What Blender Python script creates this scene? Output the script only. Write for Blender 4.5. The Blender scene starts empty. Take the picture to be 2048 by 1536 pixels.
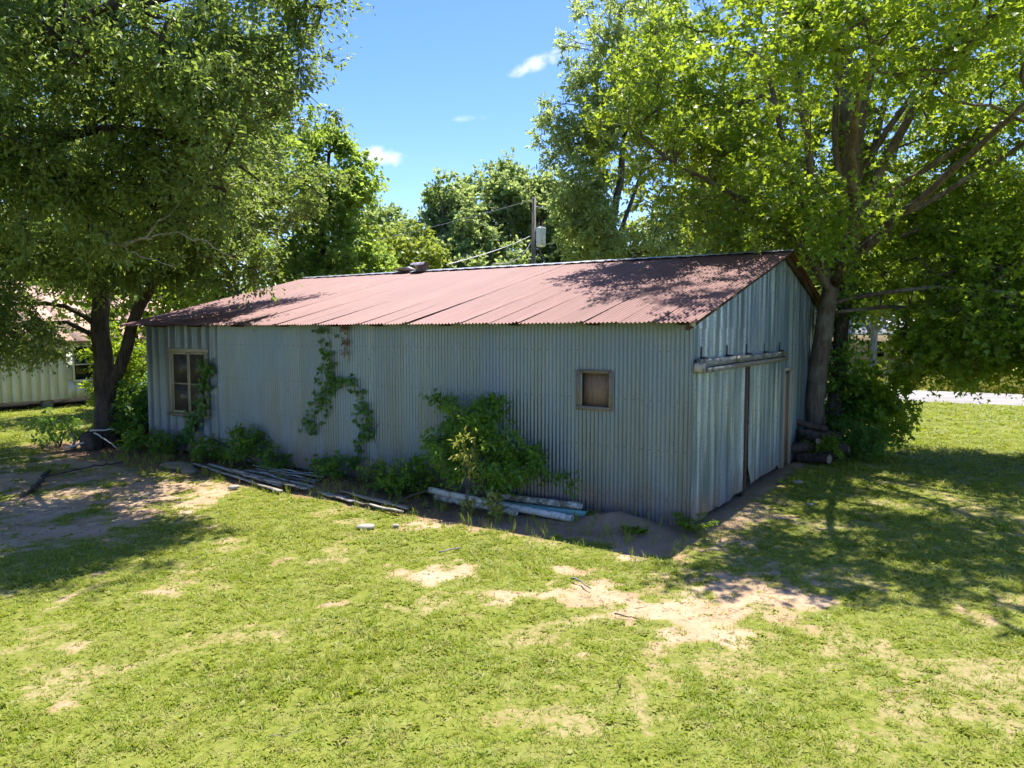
import bpy, math, random
import numpy as np
from mathutils import Vector
R = math.radians
sc = bpy.context.scene
col = sc.collection

# ------------------------------------------------------------------ camera, sky, sun, exposure
FPX, PITCH, CAMH = 1476.79, 0.0723, 2.9
cam_d = bpy.data.cameras.new('camera'); cam = bpy.data.objects.new('camera', cam_d); col.objects.link(cam)
cam_d.sensor_width = 36; cam_d.lens = FPX / 2048 * 36; cam_d.clip_end = 3000; cam_d.clip_start = .1
cam.location = (0, 0, CAMH); cam.rotation_euler = (math.pi / 2 - PITCH, 0, 0)
sc.camera = cam

SUN_EL = R(69.6); SX, SY = .526, .981
SUN_AZ = math.atan2(SX, SY)
w = bpy.data.worlds.new('World'); sc.world = w; w.use_nodes = True
nt = w.node_tree; nt.nodes.clear()
def wn(t, **k):
    n = nt.nodes.new(t)
    for a, b in k.items(): setattr(n, a, b)
    return n
sky = wn('ShaderNodeTexSky', sky_type='NISHITA', sun_disc=False, sun_elevation=SUN_EL, sun_rotation=SUN_AZ,
         altitude=300, air_density=1.0, dust_density=0.5, ozone_density=3.0)
hs = wn('ShaderNodeHueSaturation'); hs.inputs['Saturation'].default_value = 1.27; hs.inputs['Hue'].default_value = .516; hs.inputs['Value'].default_value = .78
nt.links.new(sky.outputs[0], hs.inputs['Color'])
geo = wn('ShaderNodeTexCoord')
noi = wn('ShaderNodeTexNoise'); noi.inputs['Scale'].default_value = 38; noi.inputs['Detail'].default_value = 4; noi.inputs['Roughness'].default_value = .62
nt.links.new(geo.outputs['Generated'], noi.inputs['Vector'])
def wmath(op, a, b=None, c=None):
    n = wn('ShaderNodeMath', operation=op)
    for i, v in enumerate((a, b, c)):
        if v is None: continue
        if isinstance(v, (int, float)): n.inputs[i].default_value = v
        else: nt.links.new(v, n.inputs[i])
    return n.outputs[0]
def wdot(v):
    n = wn('ShaderNodeVectorMath', operation='DOT_PRODUCT'); n.inputs[1].default_value = v
    nt.links.new(geo.outputs['Generated'], n.inputs[0]); return n.outputs['Value']
def wray(px, py):
    v = Vector(((px - 1024) / FPX, 1, -(py - 768) / FPX))
    c, s = math.cos(PITCH), math.sin(PITCH)
    return Vector((v.x, v.y * c + v.z * s, -v.y * s + v.z * c)).normalized()
mask = None
for px, py, ru, rv, tilt, amp in ((1080, 122, 66, 13, 22, .85), (764, 310, 42, 17, 5, .95), (942, 236, 34, 6, 4, .35)):
    d = wray(px, py); u = Vector((d.y, -d.x, 0)).normalized(); v = u.cross(d)
    t = R(tilt); U = u * math.cos(t) + v * math.sin(t); V = v * math.cos(t) - u * math.sin(t)
    a = wmath('DIVIDE', wdot(U), ru / FPX); ca = U.dot(d); b = wmath('DIVIDE', wdot(V), rv / FPX)
    q = wmath('ADD', wmath('MULTIPLY', a, a), wmath('MULTIPLY', b, b))
    front = wmath('GREATER_THAN', wdot(d), .5)
    q = wmath('ADD', q, wmath('MULTIPLY', wmath('SUBTRACT', noi.outputs[0], .5), 5.0))
    m = wn('ShaderNodeMapRange', interpolation_type='SMOOTHSTEP'); nt.links.new(q, m.inputs[0])
    m.inputs[1].default_value = 1.5; m.inputs[2].default_value = -1.0; m.inputs[3].default_value = 0; m.inputs[4].default_value = amp
    m = wmath('MULTIPLY', m.outputs[0], front)
    mask = m if mask is None else wmath('MAXIMUM', mask, m)
mix = wn('ShaderNodeMix', data_type='RGBA'); nt.links.new(mask, mix.inputs['Factor'])
nt.links.new(hs.outputs[0], mix.inputs[6]); mix.inputs[7].default_value = (3.6, 3.65, 3.75, 1)
bg = wn('ShaderNodeBackground'); bg.inputs[1].default_value = .15
nt.links.new(mix.outputs[2], bg.inputs[0])
out = wn('ShaderNodeOutputWorld'); nt.links.new(bg.outputs[0], out.inputs[0])

sun_d = bpy.data.lights.new('sun', 'SUN'); sun_d.energy = 4.4; sun_d.angle = R(.53); sun_d.color = (1, .955, .88)
sun = bpy.data.objects.new('sun', sun_d); col.objects.link(sun)
hz = math.cos(SUN_EL); nrm = math.hypot(SX, SY)
sdir = Vector((SX / nrm * hz, SY / nrm * hz, math.sin(SUN_EL)))
sun.rotation_euler = (-sdir).to_track_quat('-Z', 'Y').to_euler(); sun.location = (0, 0, 40)
sc.view_settings.view_transform = 'Standard'; sc.view_settings.look = 'None'
sc.view_settings.gamma = 1; sc.view_settings.use_curve_mapping = False
sc.view_settings.exposure = 1.3
sc.cycles.max_bounces = 6; sc.cycles.diffuse_bounces = 3; sc.cycles.glossy_bounces = 2; sc.cycles.transmission_bounces = 4
sc.cycles.transparent_max_bounces = 4; sc.cycles.use_light_tree = False; sc.cycles.use_adaptive_sampling = True; sc.cycles.adaptive_threshold = .025; sc.cycles.caustics_reflective = False; sc.cycles.caustics_refractive = False

# ------------------------------------------------------------------ frame of the barn
TH = 0.5732; CX, CY = 2.6008, 10.6933
CT, ST = math.cos(TH), math.sin(TH)
def LW(s, t, z=0.):                       # s metres along the long wall from the near corner, t metres behind it
    return np.array([CX - s * CT + t * ST, CY + s * ST + t * CT, z])
def to_local(x, y):
    dx, dy = x - CX, y - CY
    return -dx * CT + dy * ST, dx * ST + dy * CT
L, W, W2 = 13.773, 10.77, 5.385
SLOPE, HE, OVD, OVE, OVE2 = .2527, 2.9965, .487, .188, .369
def roofz(t): return HE + SLOPE * (min(t, W - t) + OVD)

# ------------------------------------------------------------------ helpers
def tag(o, label=None, cat=None, group=None, kind=None):
    for k, v in (('label', label), ('category', cat), ('group', group), ('kind', kind)):
        if v: o[k] = v
    return o
def empty(name, loc, rz=0.):
    o = bpy.data.objects.new(name, None); col.objects.link(o); o.location = loc; o.rotation_euler = (0, 0, rz)
    o.empty_display_size = .1
    return o
def mesh_data(name, V, F, mat, smooth=False, attrs=None):
    V = np.asarray(V, np.float32).reshape(-1, 3)
    Fs = F if isinstance(F, list) and len(F) and isinstance(F[0], np.ndarray) and F[0].ndim == 2 else [F]
    Fs = [np.asarray(f, np.int32) for f in Fs if len(f)]
    me = bpy.data.meshes.new(name)
    me.vertices.add(len(V)); me.vertices.foreach_set('co', V.ravel())
    if Fs:
        idx = np.concatenate([f.ravel() for f in Fs])
        sizes = np.concatenate([np.full(len(f), f.shape[1], np.int32) for f in Fs])
        starts = np.concatenate([[0], np.cumsum(sizes)[:-1]]).astype(np.int32)
        me.loops.add(len(idx)); me.loops.foreach_set('vertex_index', idx)
        me.polygons.add(len(sizes)); me.polygons.foreach_set('loop_start', starts); me.polygons.foreach_set('loop_total', sizes)
        if smooth: me.polygons.foreach_set('use_smooth', np.ones(len(sizes), bool))
    for k, a in (attrs or {}).items():
        a = np.asarray(a)
        if a.ndim == 1 and a.dtype.kind == 'i':
            at = me.attributes.new(k, 'INT', 'POINT'); at.data.foreach_set('value', a.astype(np.int32))
        elif a.ndim == 1:
            at = me.attributes.new(k, 'FLOAT', 'POINT'); at.data.foreach_set('value', a.astype(np.float32))
        else:
            at = me.attributes.new(k, 'FLOAT_VECTOR', 'POINT'); at.data.foreach_set('vector', a.astype(np.float32).ravel())
    me.materials.append(mat)
    me.update(calc_edges=True); me.validate()
    return me
def obj(name, me, parent=None, loc=(0, 0, 0), rot=(0, 0, 0)):
    o = bpy.data.objects.new(name, me); col.objects.link(o)
    o.parent = parent; o.location = loc; o.rotation_euler = rot
    return o
class MB:
    def __init__(s): s.V = []; s.Q = []; s.T = []; s.n = 0
    def add(s, V, Q=None, T=None):
        V = np.asarray(V, float).reshape(-1, 3)
        if Q is not None and len(Q): s.Q.append(np.asarray(Q) + s.n)
        if T is not None and len(T): s.T.append(np.asarray(T) + s.n)
        s.V.append(V); s.n += len(V); return s
    def box(s, lo, hi, jit=0., rng=None):
        x0, y0, z0 = lo; x1, y1, z1 = hi
        V = np.array([[x, y, z] for z in (z0, z1) for y in (y0, y1) for x in (x0, x1)], float)
        if jit: V = V + (rng or np.random.default_rng(1)).normal(0, jit, V.shape)
        return s.add(V, [[0, 2, 3, 1], [4, 5, 7, 6], [0, 1, 5, 4], [2, 6, 7, 3], [0, 4, 6, 2], [1, 3, 7, 5]])
    def tube(s, pts, rad, k=8, cap=True):
        pts = np.asarray(pts, float); n = len(pts)
        rad = np.broadcast_to(np.asarray(rad, float), (n,))
        t = np.gradient(pts, axis=0); t /= np.linalg.norm(t, axis=1)[:, None] + 1e-9
        m = np.abs(t.mean(0)); ref = np.eye(3)[np.argmin(m)]
        u = np.cross(t, ref); u /= np.linalg.norm(u, axis=1)[:, None] + 1e-9
        v = np.cross(t, u)
        a = np.arange(k) * 2 * np.pi / k
        ring = pts[:, None] + rad[:, None, None] * (np.cos(a)[None, :, None] * u[:, None] + np.sin(a)[None, :, None] * v[:, None])
        i = np.arange(n - 1)[:, None] * k; j = np.arange(k)[None]; j2 = (j + 1) % k
        Q = np.stack([i + j, i + j2, i + k + j2, i + k + j], -1).reshape(-1, 4)
        V = ring.reshape(-1, 3); T = []
        if cap:
            V = np.vstack([V, pts[0], pts[-1]]); b = n * k
            jj = np.arange(k)
            T = np.vstack([np.stack([(jj + 1) % k, jj, np.full(k, b)], 1), np.stack([(n - 1) * k + jj, (n - 1) * k + (jj + 1) % k, np.full(k, b + 1)], 1)])
        return s.add(V, Q, T)
    def build(s, name, mat, parent=None, smooth=False, loc=(0, 0, 0), rot=(0, 0, 0), offset=(0, 0, 0)):
        me = s.data(name, mat, smooth, offset)
        return obj(name, me, parent, loc, rot)
    def data(s, name, mat, smooth=False, offset=(0, 0, 0)):
        V = np.concatenate(s.V) - np.asarray(offset, float)
        F = [f for f in ([np.concatenate(s.Q)] if s.Q else []) + ([np.concatenate(s.T)] if s.T else [])]
        return mesh_data(name, V, F, mat, smooth)

def vnoise(P, seed=0):                     # value noise, any dimension
    P = np.asarray(P, float); i = np.floor(P).astype(np.int64); f = P - i; f = f * f * (3 - 2 * f)
    D = P.shape[-1]; out = 0.
    for c in range(1 << D):
        wgt = 1.; h = np.full(P.shape[:-1], seed * 7919 + 13, np.int64)
        for d in range(D):
            b = (c >> d) & 1
            wgt = wgt * (f[..., d] if b else 1 - f[..., d])
            h = (h ^ ((i[..., d] + b) * (73856093, 19349663, 83492791)[d])) & 0x7fffffff
            h = (h * 1103515245 + 12345) & 0x7fffffff
        h = (h ^ (h >> 13)) * 1274126177 & 0x7fffffff
        out = out + wgt * (h / 0x7fffffff)
    return out
def fbm(P, seed=0, octv=4):
    a, s, o = .5, 0., 0.
    for k in range(octv):
        o = o + a * vnoise(np.asarray(P) * 2 ** k, seed + k); s += a; a *= .5
    return o / s

# ------------------------------------------------------------------ materials
class Mat:
    def __init__(s, name):
        s.m = bpy.data.materials.new(name); s.m.use_nodes = True; s.nt = s.m.node_tree; s.nt.nodes.clear()
        s.out = s.n('ShaderNodeOutputMaterial')
    def n(s, t, **k):
        x = s.nt.nodes.new(t)
        for a, b in k.items(): setattr(x, a, b)
        return x
    def set(s, sock, v):
        if isinstance(v, bpy.types.NodeSocket): s.nt.links.new(v, sock)
        elif isinstance(v, (tuple, list)) and len(v) == 3 and sock.type == 'RGBA': sock.default_value = (*v, 1)
        else: sock.default_value = v
    def pos(s, scale=(1, 1, 1), objsp=False):
        g = s.n('ShaderNodeTexCoord').outputs['Object'] if objsp else s.n('ShaderNodeNewGeometry').outputs['Position']
        m = s.n('ShaderNodeMapping'); m.inputs['Scale'].default_value = scale; s.nt.links.new(g, m.inputs['Vector']); return m.outputs[0]
    def noise(s, vec, scale, detail=4, rough=.55, dist=0):
        x = s.n('ShaderNodeTexNoise'); s.set(x.inputs['Vector'], vec); x.inputs['Scale'].default_value = scale
        x.inputs['Detail'].default_value = detail; x.inputs['Roughness'].default_value = rough; x.inputs['Distortion'].default_value = dist
        return x.outputs[0]
    def ramp(s, f, a, b, lo=0., hi=1.):
        x = s.n('ShaderNodeMapRange'); s.set(x.inputs[0], f)
        for i, v in zip((1, 2, 3, 4), (a, b, lo, hi)): x.inputs[i].default_value = v
        return x.outputs[0]
    def mix(s, f, a, b, mode='MIX'):
        x = s.n('ShaderNodeMix', data_type='RGBA', blend_type=mode); s.set(x.inputs['Factor'], f); s.set(x.inputs[6], a); s.set(x.inputs[7], b); return x.outputs[2]
    def math(s, op, a, b=0.):
        x = s.n('ShaderNodeMath', operation=op); s.set(x.inputs[0], a); s.set(x.inputs[1], b); return x.outputs[0]
    def attr(s, name):
        return s.n('ShaderNodeAttribute', attribute_name=name).outputs['Fac']
    def rand(s): return s.n('ShaderNodeObjectInfo').outputs['Random']
    def bump(s, h, strength=.3, dist=.02):
        b = s.n('ShaderNodeBump'); b.inputs['Strength'].default_value = strength; b.inputs['Distance'].default_value = dist
        s.set(b.inputs['Height'], h); return b.outputs[0]
    def pbr(s, base, rough=.8, metal=0., normal=None, spec=.5, **k):
        p = s.n('ShaderNodeBsdfPrincipled'); s.set(p.inputs['Base Color'], base); s.set(p.inputs['Roughness'], rough)
        s.set(p.inputs['Metallic'], metal); s.set(p.inputs['Specular IOR Level'], spec)
        if normal is not None: s.set(p.inputs['Normal'], normal)
        s.nt.links.new(p.outputs[0], s.out.inputs[0]); s.p = p
        return s.m

def mat_galv(name, base=(.245, .288, .308), rust=.62, dirt=True, bright=.0):
    m = Mat(name); v = m.pos((2.6, 2.6, .35)); v2 = m.pos()
    big = m.noise(v, 1.3, 4); fine = m.noise(v2, 26, 3, .7); mid = m.noise(m.pos((9, 9, .8)), 1, 3)
    c = m.mix(m.ramp(big, .35, .68), tuple(x * .72 for x in base), tuple(x * 1.12 for x in base))
    c = m.mix(m.ramp(fine, .4, .75, 0, .35), c, tuple(x * .55 for x in base))
    c = m.mix(m.math('MULTIPLY', m.ramp(mid, .55, .75), .35), c, (.30, .33, .31))
    if bright:  # bluish-white sky reflections painted into the iron colour as upright streaks
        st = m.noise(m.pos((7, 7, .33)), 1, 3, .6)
        stain_or_sheen = m.math('MULTIPLY', m.ramp(st, .46, .56), m.ramp(m.noise(v2, 34, 2, .8), .3, .55))
        c = m.mix(m.math('MULTIPLY', stain_or_sheen, bright), c, (.74, .80, .86))
    rs = m.noise(v2, 7, 6, .75); c = m.mix(m.math('MULTIPLY', m.ramp(rs, rust, rust + .06), .7), c, (.16, .07, .03))
    if dirt:
        z = m.n('ShaderNodeSeparateXYZ'); m.nt.links.new(m.n('ShaderNodeNewGeometry').outputs['Position'], z.inputs[0])
        low = m.ramp(m.math('ADD', z.outputs[2], m.math('MULTIPLY', m.noise(v2, 3.5, 5), -.55)), -.2, .3, 1, 0)
        c = m.mix(m.math('MULTIPLY', low, .8), c, (.27, .17, .115))
    c = m.mix(m.math('MULTIPLY', m.rand(), .42), c, tuple(x * .6 for x in base))
    strk = m.noise(m.pos((22, 22, .5)), 1, 3, .6); c = m.mix(m.ramp(strk, .6, .74, 0, .5), c, (.15, .13, .11))
    if dirt:                                                   # rows of nail heads through the ribs
        sx = m.n('ShaderNodeSeparateXYZ'); m.nt.links.new(m.n('ShaderNodeTexCoord').outputs['Object'], sx.inputs[0])
        fx = m.math('ABSOLUTE', m.math('SUBTRACT', m.math('FRACT', m.math('DIVIDE', sx.outputs[0], .1378)), .5))
        fz = m.math('ABSOLUTE', m.math('SUBTRACT', m.math('FRACT', m.math('DIVIDE', sx.outputs[2], .74)), .5))
        dt = m.math('MULTIPLY', m.math('LESS_THAN', fx, .06), m.math('LESS_THAN', fz, .012))
        c = m.mix(m.math('MULTIPLY', dt, .75), c, (.09, .06, .045))
    c = m.mix(m.ramp(m.noise(m.pos((1.4, 1.4, .5)), 1.1, 3), .45, .65, 0, .55), c, tuple(x * y for x, y in zip(base, (.72, .78, .98))))
    rough = m.ramp(big, .3, .7, .36, .52)
    return m.pbr(c, rough, .62, m.bump(fine, .12, .004))

def mat_roof(name):
    m = Mat(name); v = m.pos(); vo = m.pos((3.5, .35, 1), True)
    st = m.noise(vo, 2.2, 5, .6); big = m.noise(v, .5, 4); fine = m.noise(v, 30, 3, .7)
    c = m.mix(m.ramp(st, .33, .68), (.165, .062, .05), (.235, .108, .09))
    c = m.mix(m.ramp(big, .4, .7, 0, .4), c, (.125, .05, .042))
    c = m.mix(m.ramp(fine, .58, .8, 0, .3), c, (.30, .20, .175))
    spots = m.noise(v, 11, 5, .8); c = m.mix(m.ramp(spots, .66, .72, 0, .5), c, (.13, .06, .05))
    c = m.mix(m.math('MULTIPLY', m.rand(), .45), c, (.13, .05, .042))
    return m.pbr(c, .62, .12, m.bump(fine, .1, .004))

def mat_wood(name, a, b, scale=(2, 2, 22), axis_obj=True, rough=.85, moss=None):
    m = Mat(name); v = m.pos(scale, axis_obj); g = m.noise(v, 3, 5, .65, .4); k = m.noise(m.pos(), 6, 4)
    c = m.mix(m.ramp(g, .3, .72), a, b)
    c = m.mix(m.math('MULTIPLY', m.rand(), .35), c, tuple(x * .55 for x in a))
    if moss: c = m.mix(m.ramp(k, .5, .64), c, moss)
    return m.pbr(c, rough, 0, m.bump(g, .35, .006), .25)

def mat_leaf(name, dark, light, trans, spec=.45, tfac=.42):
    m = Mat(name); t = m.attr('tint'); n = m.noise(m.pos(), .55, 3)
    f = m.math('ADD', m.math('MULTIPLY', t, .75), m.ramp(n, .3, .7, -.1, .3))
    c = m.mix(f, dark, light); tc = m.mix(f, tuple(x * .75 for x in trans), trans)
    m.pbr(c, .42, 0, None, spec)
    tr = m.n('ShaderNodeBsdfTranslucent'); m.set(tr.inputs[0], tc)
    mx = m.n('ShaderNodeMixShader'); mx.inputs[0].default_value = tfac
    m.nt.links.new(m.p.outputs[0], mx.inputs[1]); m.nt.links.new(tr.outputs[0], mx.inputs[2]); m.nt.links.new(mx.outputs[0], m.out.inputs[0])
    return m.m

def mat_bark(name, a, b, lich=None):
    m = Mat(name); v = m.pos((9, 9, 1.6)); n = m.noise(v, 1.6, 5, .7, .6); k = m.noise(m.pos(), 2.2, 5, .65)
    c = m.mix(m.ramp(n, .35, .68), a, b)
    if lich: c = m.mix(m.ramp(k, .5, .66, 0, .75), c, lich)
    return m.pbr(c, .92, 0, m.bump(n, .9, .04), .15)

def mat_flat(name, c, rough=.8, var=.25, scale=9., metal=0.):
    m = Mat(name); n = m.noise(m.pos(), scale, 5, .65)
    cc = m.mix(m.ramp(n, .3, .7), tuple(x * (1 - var) for x in c), tuple(min(1, x * (1 + var)) for x in c))
    return m.pbr(cc, rough, metal, m.bump(n, .2, .01), .3)

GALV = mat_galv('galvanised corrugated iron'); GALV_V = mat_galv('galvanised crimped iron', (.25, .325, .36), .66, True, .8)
GALV_L = mat_galv('galvanised smooth iron', (.22, .26, .31), .68, True)
ROOF = mat_roof('faded red painted iron'); RIDGE = mat_galv('pale ridge iron', (.42, .43, .43), .7, False)
WOOD_G = mat_wood('grey weathered wood', (.16, .125, .09), (.30, .25, .19)); WOOD_D = mat_wood('dark old wood', (.045, .032, .022), (.12, .085, .06))
WOOD_T = mat_wood('tan trim wood', (.32, .26, .17), (.46, .39, .28)); PLY = mat_wood('plywood', (.20, .125, .085), (.34, .24, .17), (9, 9, 1.2))
WOOD_L = mat_wood('lichened rail wood', (.20, .19, .16), (.36, .35, .31), (1.5, 1.5, 9), True, .9, (.10, .085, .045))
PAINTW = mat_wood('peeling white paint', (.50, .465, .41), (.33, .285, .23), (22, 2, 2), True, .85, (.15, .105, .07))
DARK = mat_flat('dark interior', (.02, .018, .016), .95)
BARK_R = mat_bark('grey brown maple bark', (.075, .055, .042), (.20, .155, .12), (.24, .22, .18))
BARK_L = mat_bark('dark oak bark', (.035, .027, .022), (.115, .09, .075))
BARK_P = mat_bark('pale bark', (.20, .18, .155), (.42, .39, .34))
BARK_F = mat_bark('far bark', (.06, .05, .04), (.16, .135, .11))
LEAF_M = mat_leaf('maple leaf', (.075, .155, .018), (.20, .30, .026), (.52, .66, .04), .4, .5)
LEAF_O = mat_leaf('oak leaf', (.07, .125, .036), (.165, .235, .058), (.42, .55, .085), .5, .46)
LEAF_G = mat_leaf('sweetgum leaf', (.10, .185, .045), (.21, .31, .065), (.54, .70, .09), .4, .5)
LEAF_H = mat_leaf('hickory leaf', (.16, .21, .07), (.29, .34, .12), (.62, .74, .18), .35, .5)
LEAF_F = mat_leaf('far leaf', (.135, .20, .085), (.235, .305, .12), (.54, .66, .18), .3, .5)  # distance haze put into the colour: paler and bluer leaves
LEAF_Y = mat_leaf('yellowish far leaf', (.14, .195, .035), (.25, .30, .05), (.52, .60, .07), .3, .45)
LEAF_S = mat_leaf('shrub leaf', (.06, .15, .024), (.15, .27, .034), (.42, .62, .05), .45, .48)
LEAF_V = mat_leaf('vine leaf', (.04, .115, .024), (.105, .215, .034), (.32, .54, .05), .5, .42)
LEAF_YS = mat_leaf('yellow sprig leaf', (.20, .22, .03), (.42, .42, .10), (.45, .48, .08), .4, .4)
LEAF_DEAD = mat_leaf('dead leaf', (.10, .06, .032), (.24, .15, .085), (.16, .09, .04), .2, .15)

# ------------------------------------------------------------------ terrain
PATCH = [(-0.87,8.78,.34,.47),(-0.13,8.01,.33,.31),(.86,7.93,.6,.46),(1.59,7.49,.85,.55),(2.78,7.93,.72,.62),(1.89,6.86,.57,.30),(.76,8.78,.24,.2),(-2.46,9.27,.26,.25),
 (-1.36,8.78,.3,.35),(-4.84,8.09,.17,.9),(-4.04,6.63,.30,.3),(-4.25,6.32,.22,.15),(-3.28,6.23,.2,.16),(-3.51,5.54,.19,.12),(-2.09,4.92,.2,.18),(-.3,6.75,.11,.13),
 (.63,6.42,.12,.1),(1.41,6.63,.28,.2),(-2.94,9.17,.19,.25),(-3.98,10.07,.28,.22),(-6.3,12.9,1.3,1.4),(-7.75,12.6,1.7,2.6),(3.65,11.3,.7,1.0),(1.78,9.71,.74,.55),
 (-1.3,10.86,.6,.4),(3.55,6.75,.19,.15),(4.68,7.36,.31,.25),(1.57,10.58,.5,.5),(-2.03,7.63,.26,.18),(-3.78,8.09,.34,.2),(-7.0,10.6,1.2,1.2),(4.2,11.2,.4,.9),(2.62,9.6,.35,.35),(-9.5,14.5,2.6,1.6),(-8.8,16.5,2.2,1.6)]
def masks(x, y):
    P = np.stack([x, y], -1); s, t = to_local(x, y)
    n1 = fbm(P * 1.9, 3); n2 = fbm(P * .55, 9); n3 = fbm(P * 6., 15, 3)
    bare = np.zeros_like(x)
    for pi_, (cx, cy, rx, ry) in enumerate(PATCH):
        d = np.sqrt(((x - cx) / rx) ** 2 + ((y - cy) / ry) ** 2)
        bare = np.maximum(bare, np.clip((1.45 - d + (n1 - .5) * 2.2 + (n3 - .5) * 2.2) * .72, 0, 1) * (1. if pi_ in (0, 2, 3, 4, 20, 21, 27, 30, 33, 34) else .8 if pi_ in (1, 5, 6, 23) else .66))
    spots = np.clip((fbm(P * 1.3, 31) - .52) * 3.2 + (n3 - .5) * 1.5, 0, .42)
    bare = np.maximum(bare, np.where(y < 16, spots, spots * .4))
    inb = (s > -.6) & (s < 16)
    wallz = np.clip((t + 1.8 + (n1 - .5) * .7 + np.where(s < 1.5, -.25, 0)) * 3.5, 0, 1) * np.clip((s + .5) * 3, 0, 1) * np.clip((17.5 - s) * .7, 0, 1) * (t < 11)
    litter = wallz * np.clip((s - 1.6) * .6, .6, 1)
    bare = np.maximum(bare, wallz * .96)
    gable = np.clip(1.0 - np.abs(s + .45) * 1.2 + (n1 - .5) * 1.4, 0, 1) * (t > -.5) * (t < 2.2) * .7
    bare = np.maximum(bare, gable)
    return np.clip(bare, 0, 1), np.clip(litter, 0, 1), n1, n2
def height(x, y):
    P = np.stack([x, y], -1); s, t = to_local(x, y)
    h = (fbm(P * .9, 40, 3) - .5) * .05 + (fbm(P * 5, 50, 3) - .5) * .022
    near = np.exp(-(((s - .95) / .55) ** 2 + ((t + .42) / .28) ** 2)) * (.1 + .22 * fbm(P * 5, 61))          # dug earth heap beside the wall
    near = near + np.exp(-(((s - 6.2) / .9) ** 2 + ((t + .75) / .45) ** 2)) * .1
    inside = (s > -.1) & (s < L + .1) & (t > .1) & (t < W - .1)
    onroad = (t > 23.6) & (t < 31.2)
    return np.where(inside, -.03, np.where(onroad, -.02, h * np.where(y < 30, 1, 2) + near - .01))
def axis(lo, hi, step, far):
    a = np.arange(lo, hi + 1e-6, step); b = []; d = step; v = 0
    while v < far: d *= 1.25; v += d; b.append(v)
    b = np.array(b); return np.concatenate([lo - b[::-1], a, hi + b])
xs, ys = axis(-13, 13, .11, 900), axis(2.5, 22, .11, 900)
gx, gy = np.meshgrid(xs, ys, indexing='ij'); gz = height(gx, gy)
bare, litter, _, _ = masks(gx, gy)
nX, nY = gx.shape; ii = (np.arange(nX - 1)[:, None] * nY + np.arange(nY - 1)[None]).ravel()
GF = np.stack([ii, ii + nY, ii + nY + 1, ii + 1], 1)
_, gt = to_local(gx, gy)
field = np.clip((gt - 30.8) * .5, 0, 1)
m = Mat('lawn soil'); v = m.pos(); n1 = m.noise(v, 1.6, 5); n2 = m.noise(v, 16, 5, .7); n3 = m.noise(v, 60, 3, .7); n4 = m.noise(v, .35, 3)
grassc = m.mix(m.ramp(n2, .35, .68), (.125, .15, .02), (.225, .235, .045)); grassc = m.mix(m.ramp(n1, .48, .72, 0, .5), grassc, (.245, .215, .085))
grassc = m.mix(m.ramp(n3, .55, .75, 0, .6), grassc, (.075, .095, .016))
soil = m.mix(m.ramp(n1, .35, .7), (.37, .245, .14), (.51, .38, .245)); soil = m.mix(m.ramp(n2, .45, .72, 0, .7), soil, (.31, .195, .11)); soil = m.mix(m.ramp(n3, .6, .74, 0, .6), soil, (.19, .13, .075))
dirt = m.mix(m.ramp(n2, .35, .65), (.135, .07, .042), (.27, .16, .098))
c = m.mix(m.ramp(m.math('ADD', m.attr('bare'), m.math('MULTIPLY', m.math('SUBTRACT', n2, .5), .7)), .3, .62), grassc, soil)
c = m.mix(m.math('MULTIPLY', m.attr('litter'), .85), c, dirt)
fieldc = m.mix(m.ramp(n4, .3, .7), (.30, .27, .075), (.22, .26, .05)); c = m.mix(m.attr('field'), c, fieldc)
GROUND = m.pbr(c, .95, 0, m.bump(m.math('ADD', n2, m.math('MULTIPLY', n3, .4)), .55, .03), .12)
g = obj('ground', mesh_data('ground', np.stack([gx, gy, gz], -1), GF, GROUND, True, {'bare': bare.ravel(), 'litter': litter.ravel(), 'field': field.ravel()}))
tag(g, 'yellow green lawn with bare sandy patches around the barn', 'lawn', kind='structure')

# road: pale chip-seal strip with ragged edges
rs_ = np.arange(-90, 91, 1.); rt = np.array([24.15, 24.5, 25.8, 27.3, 28.8, 30.1, 30.5]); rzv = np.array([-.03, .012, .04, .06, .04, .012, -.03])
RV = []
rr = np.random.default_rng(5)
for s in rs_:
    e = rr.normal(0, .06, 2)
    for k, t in enumerate(rt): RV.append(LW(s, t + (e[0] if k < 2 else e[1] if k > 4 else 0), rzv[k] + .004))
RV = np.array(RV); k = len(rt); ii = (np.arange(len(rs_) - 1)[:, None] * k + np.arange(k - 1)[None]).ravel()
m = Mat('pale chip seal'); v = m.pos(); n = m.noise(v, 22, 4, .7); b = m.noise(m.pos((.3, 1.2, 1)), 1, 3)
ROADM = m.pbr(m.mix(m.ramp(b, .3, .7), m.mix(n, (.19, .175, .165), (.27, .25, .235)), (.32, .30, .285)), .9, 0, m.bump(n, .3, .01), .2)
tag(obj('road', mesh_data('road', RV, np.stack([ii, ii + k, ii + k + 1, ii + 1], 1), ROADM, True)), 'pale grey country road behind the trees on the right', 'road', kind='structure')

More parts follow.
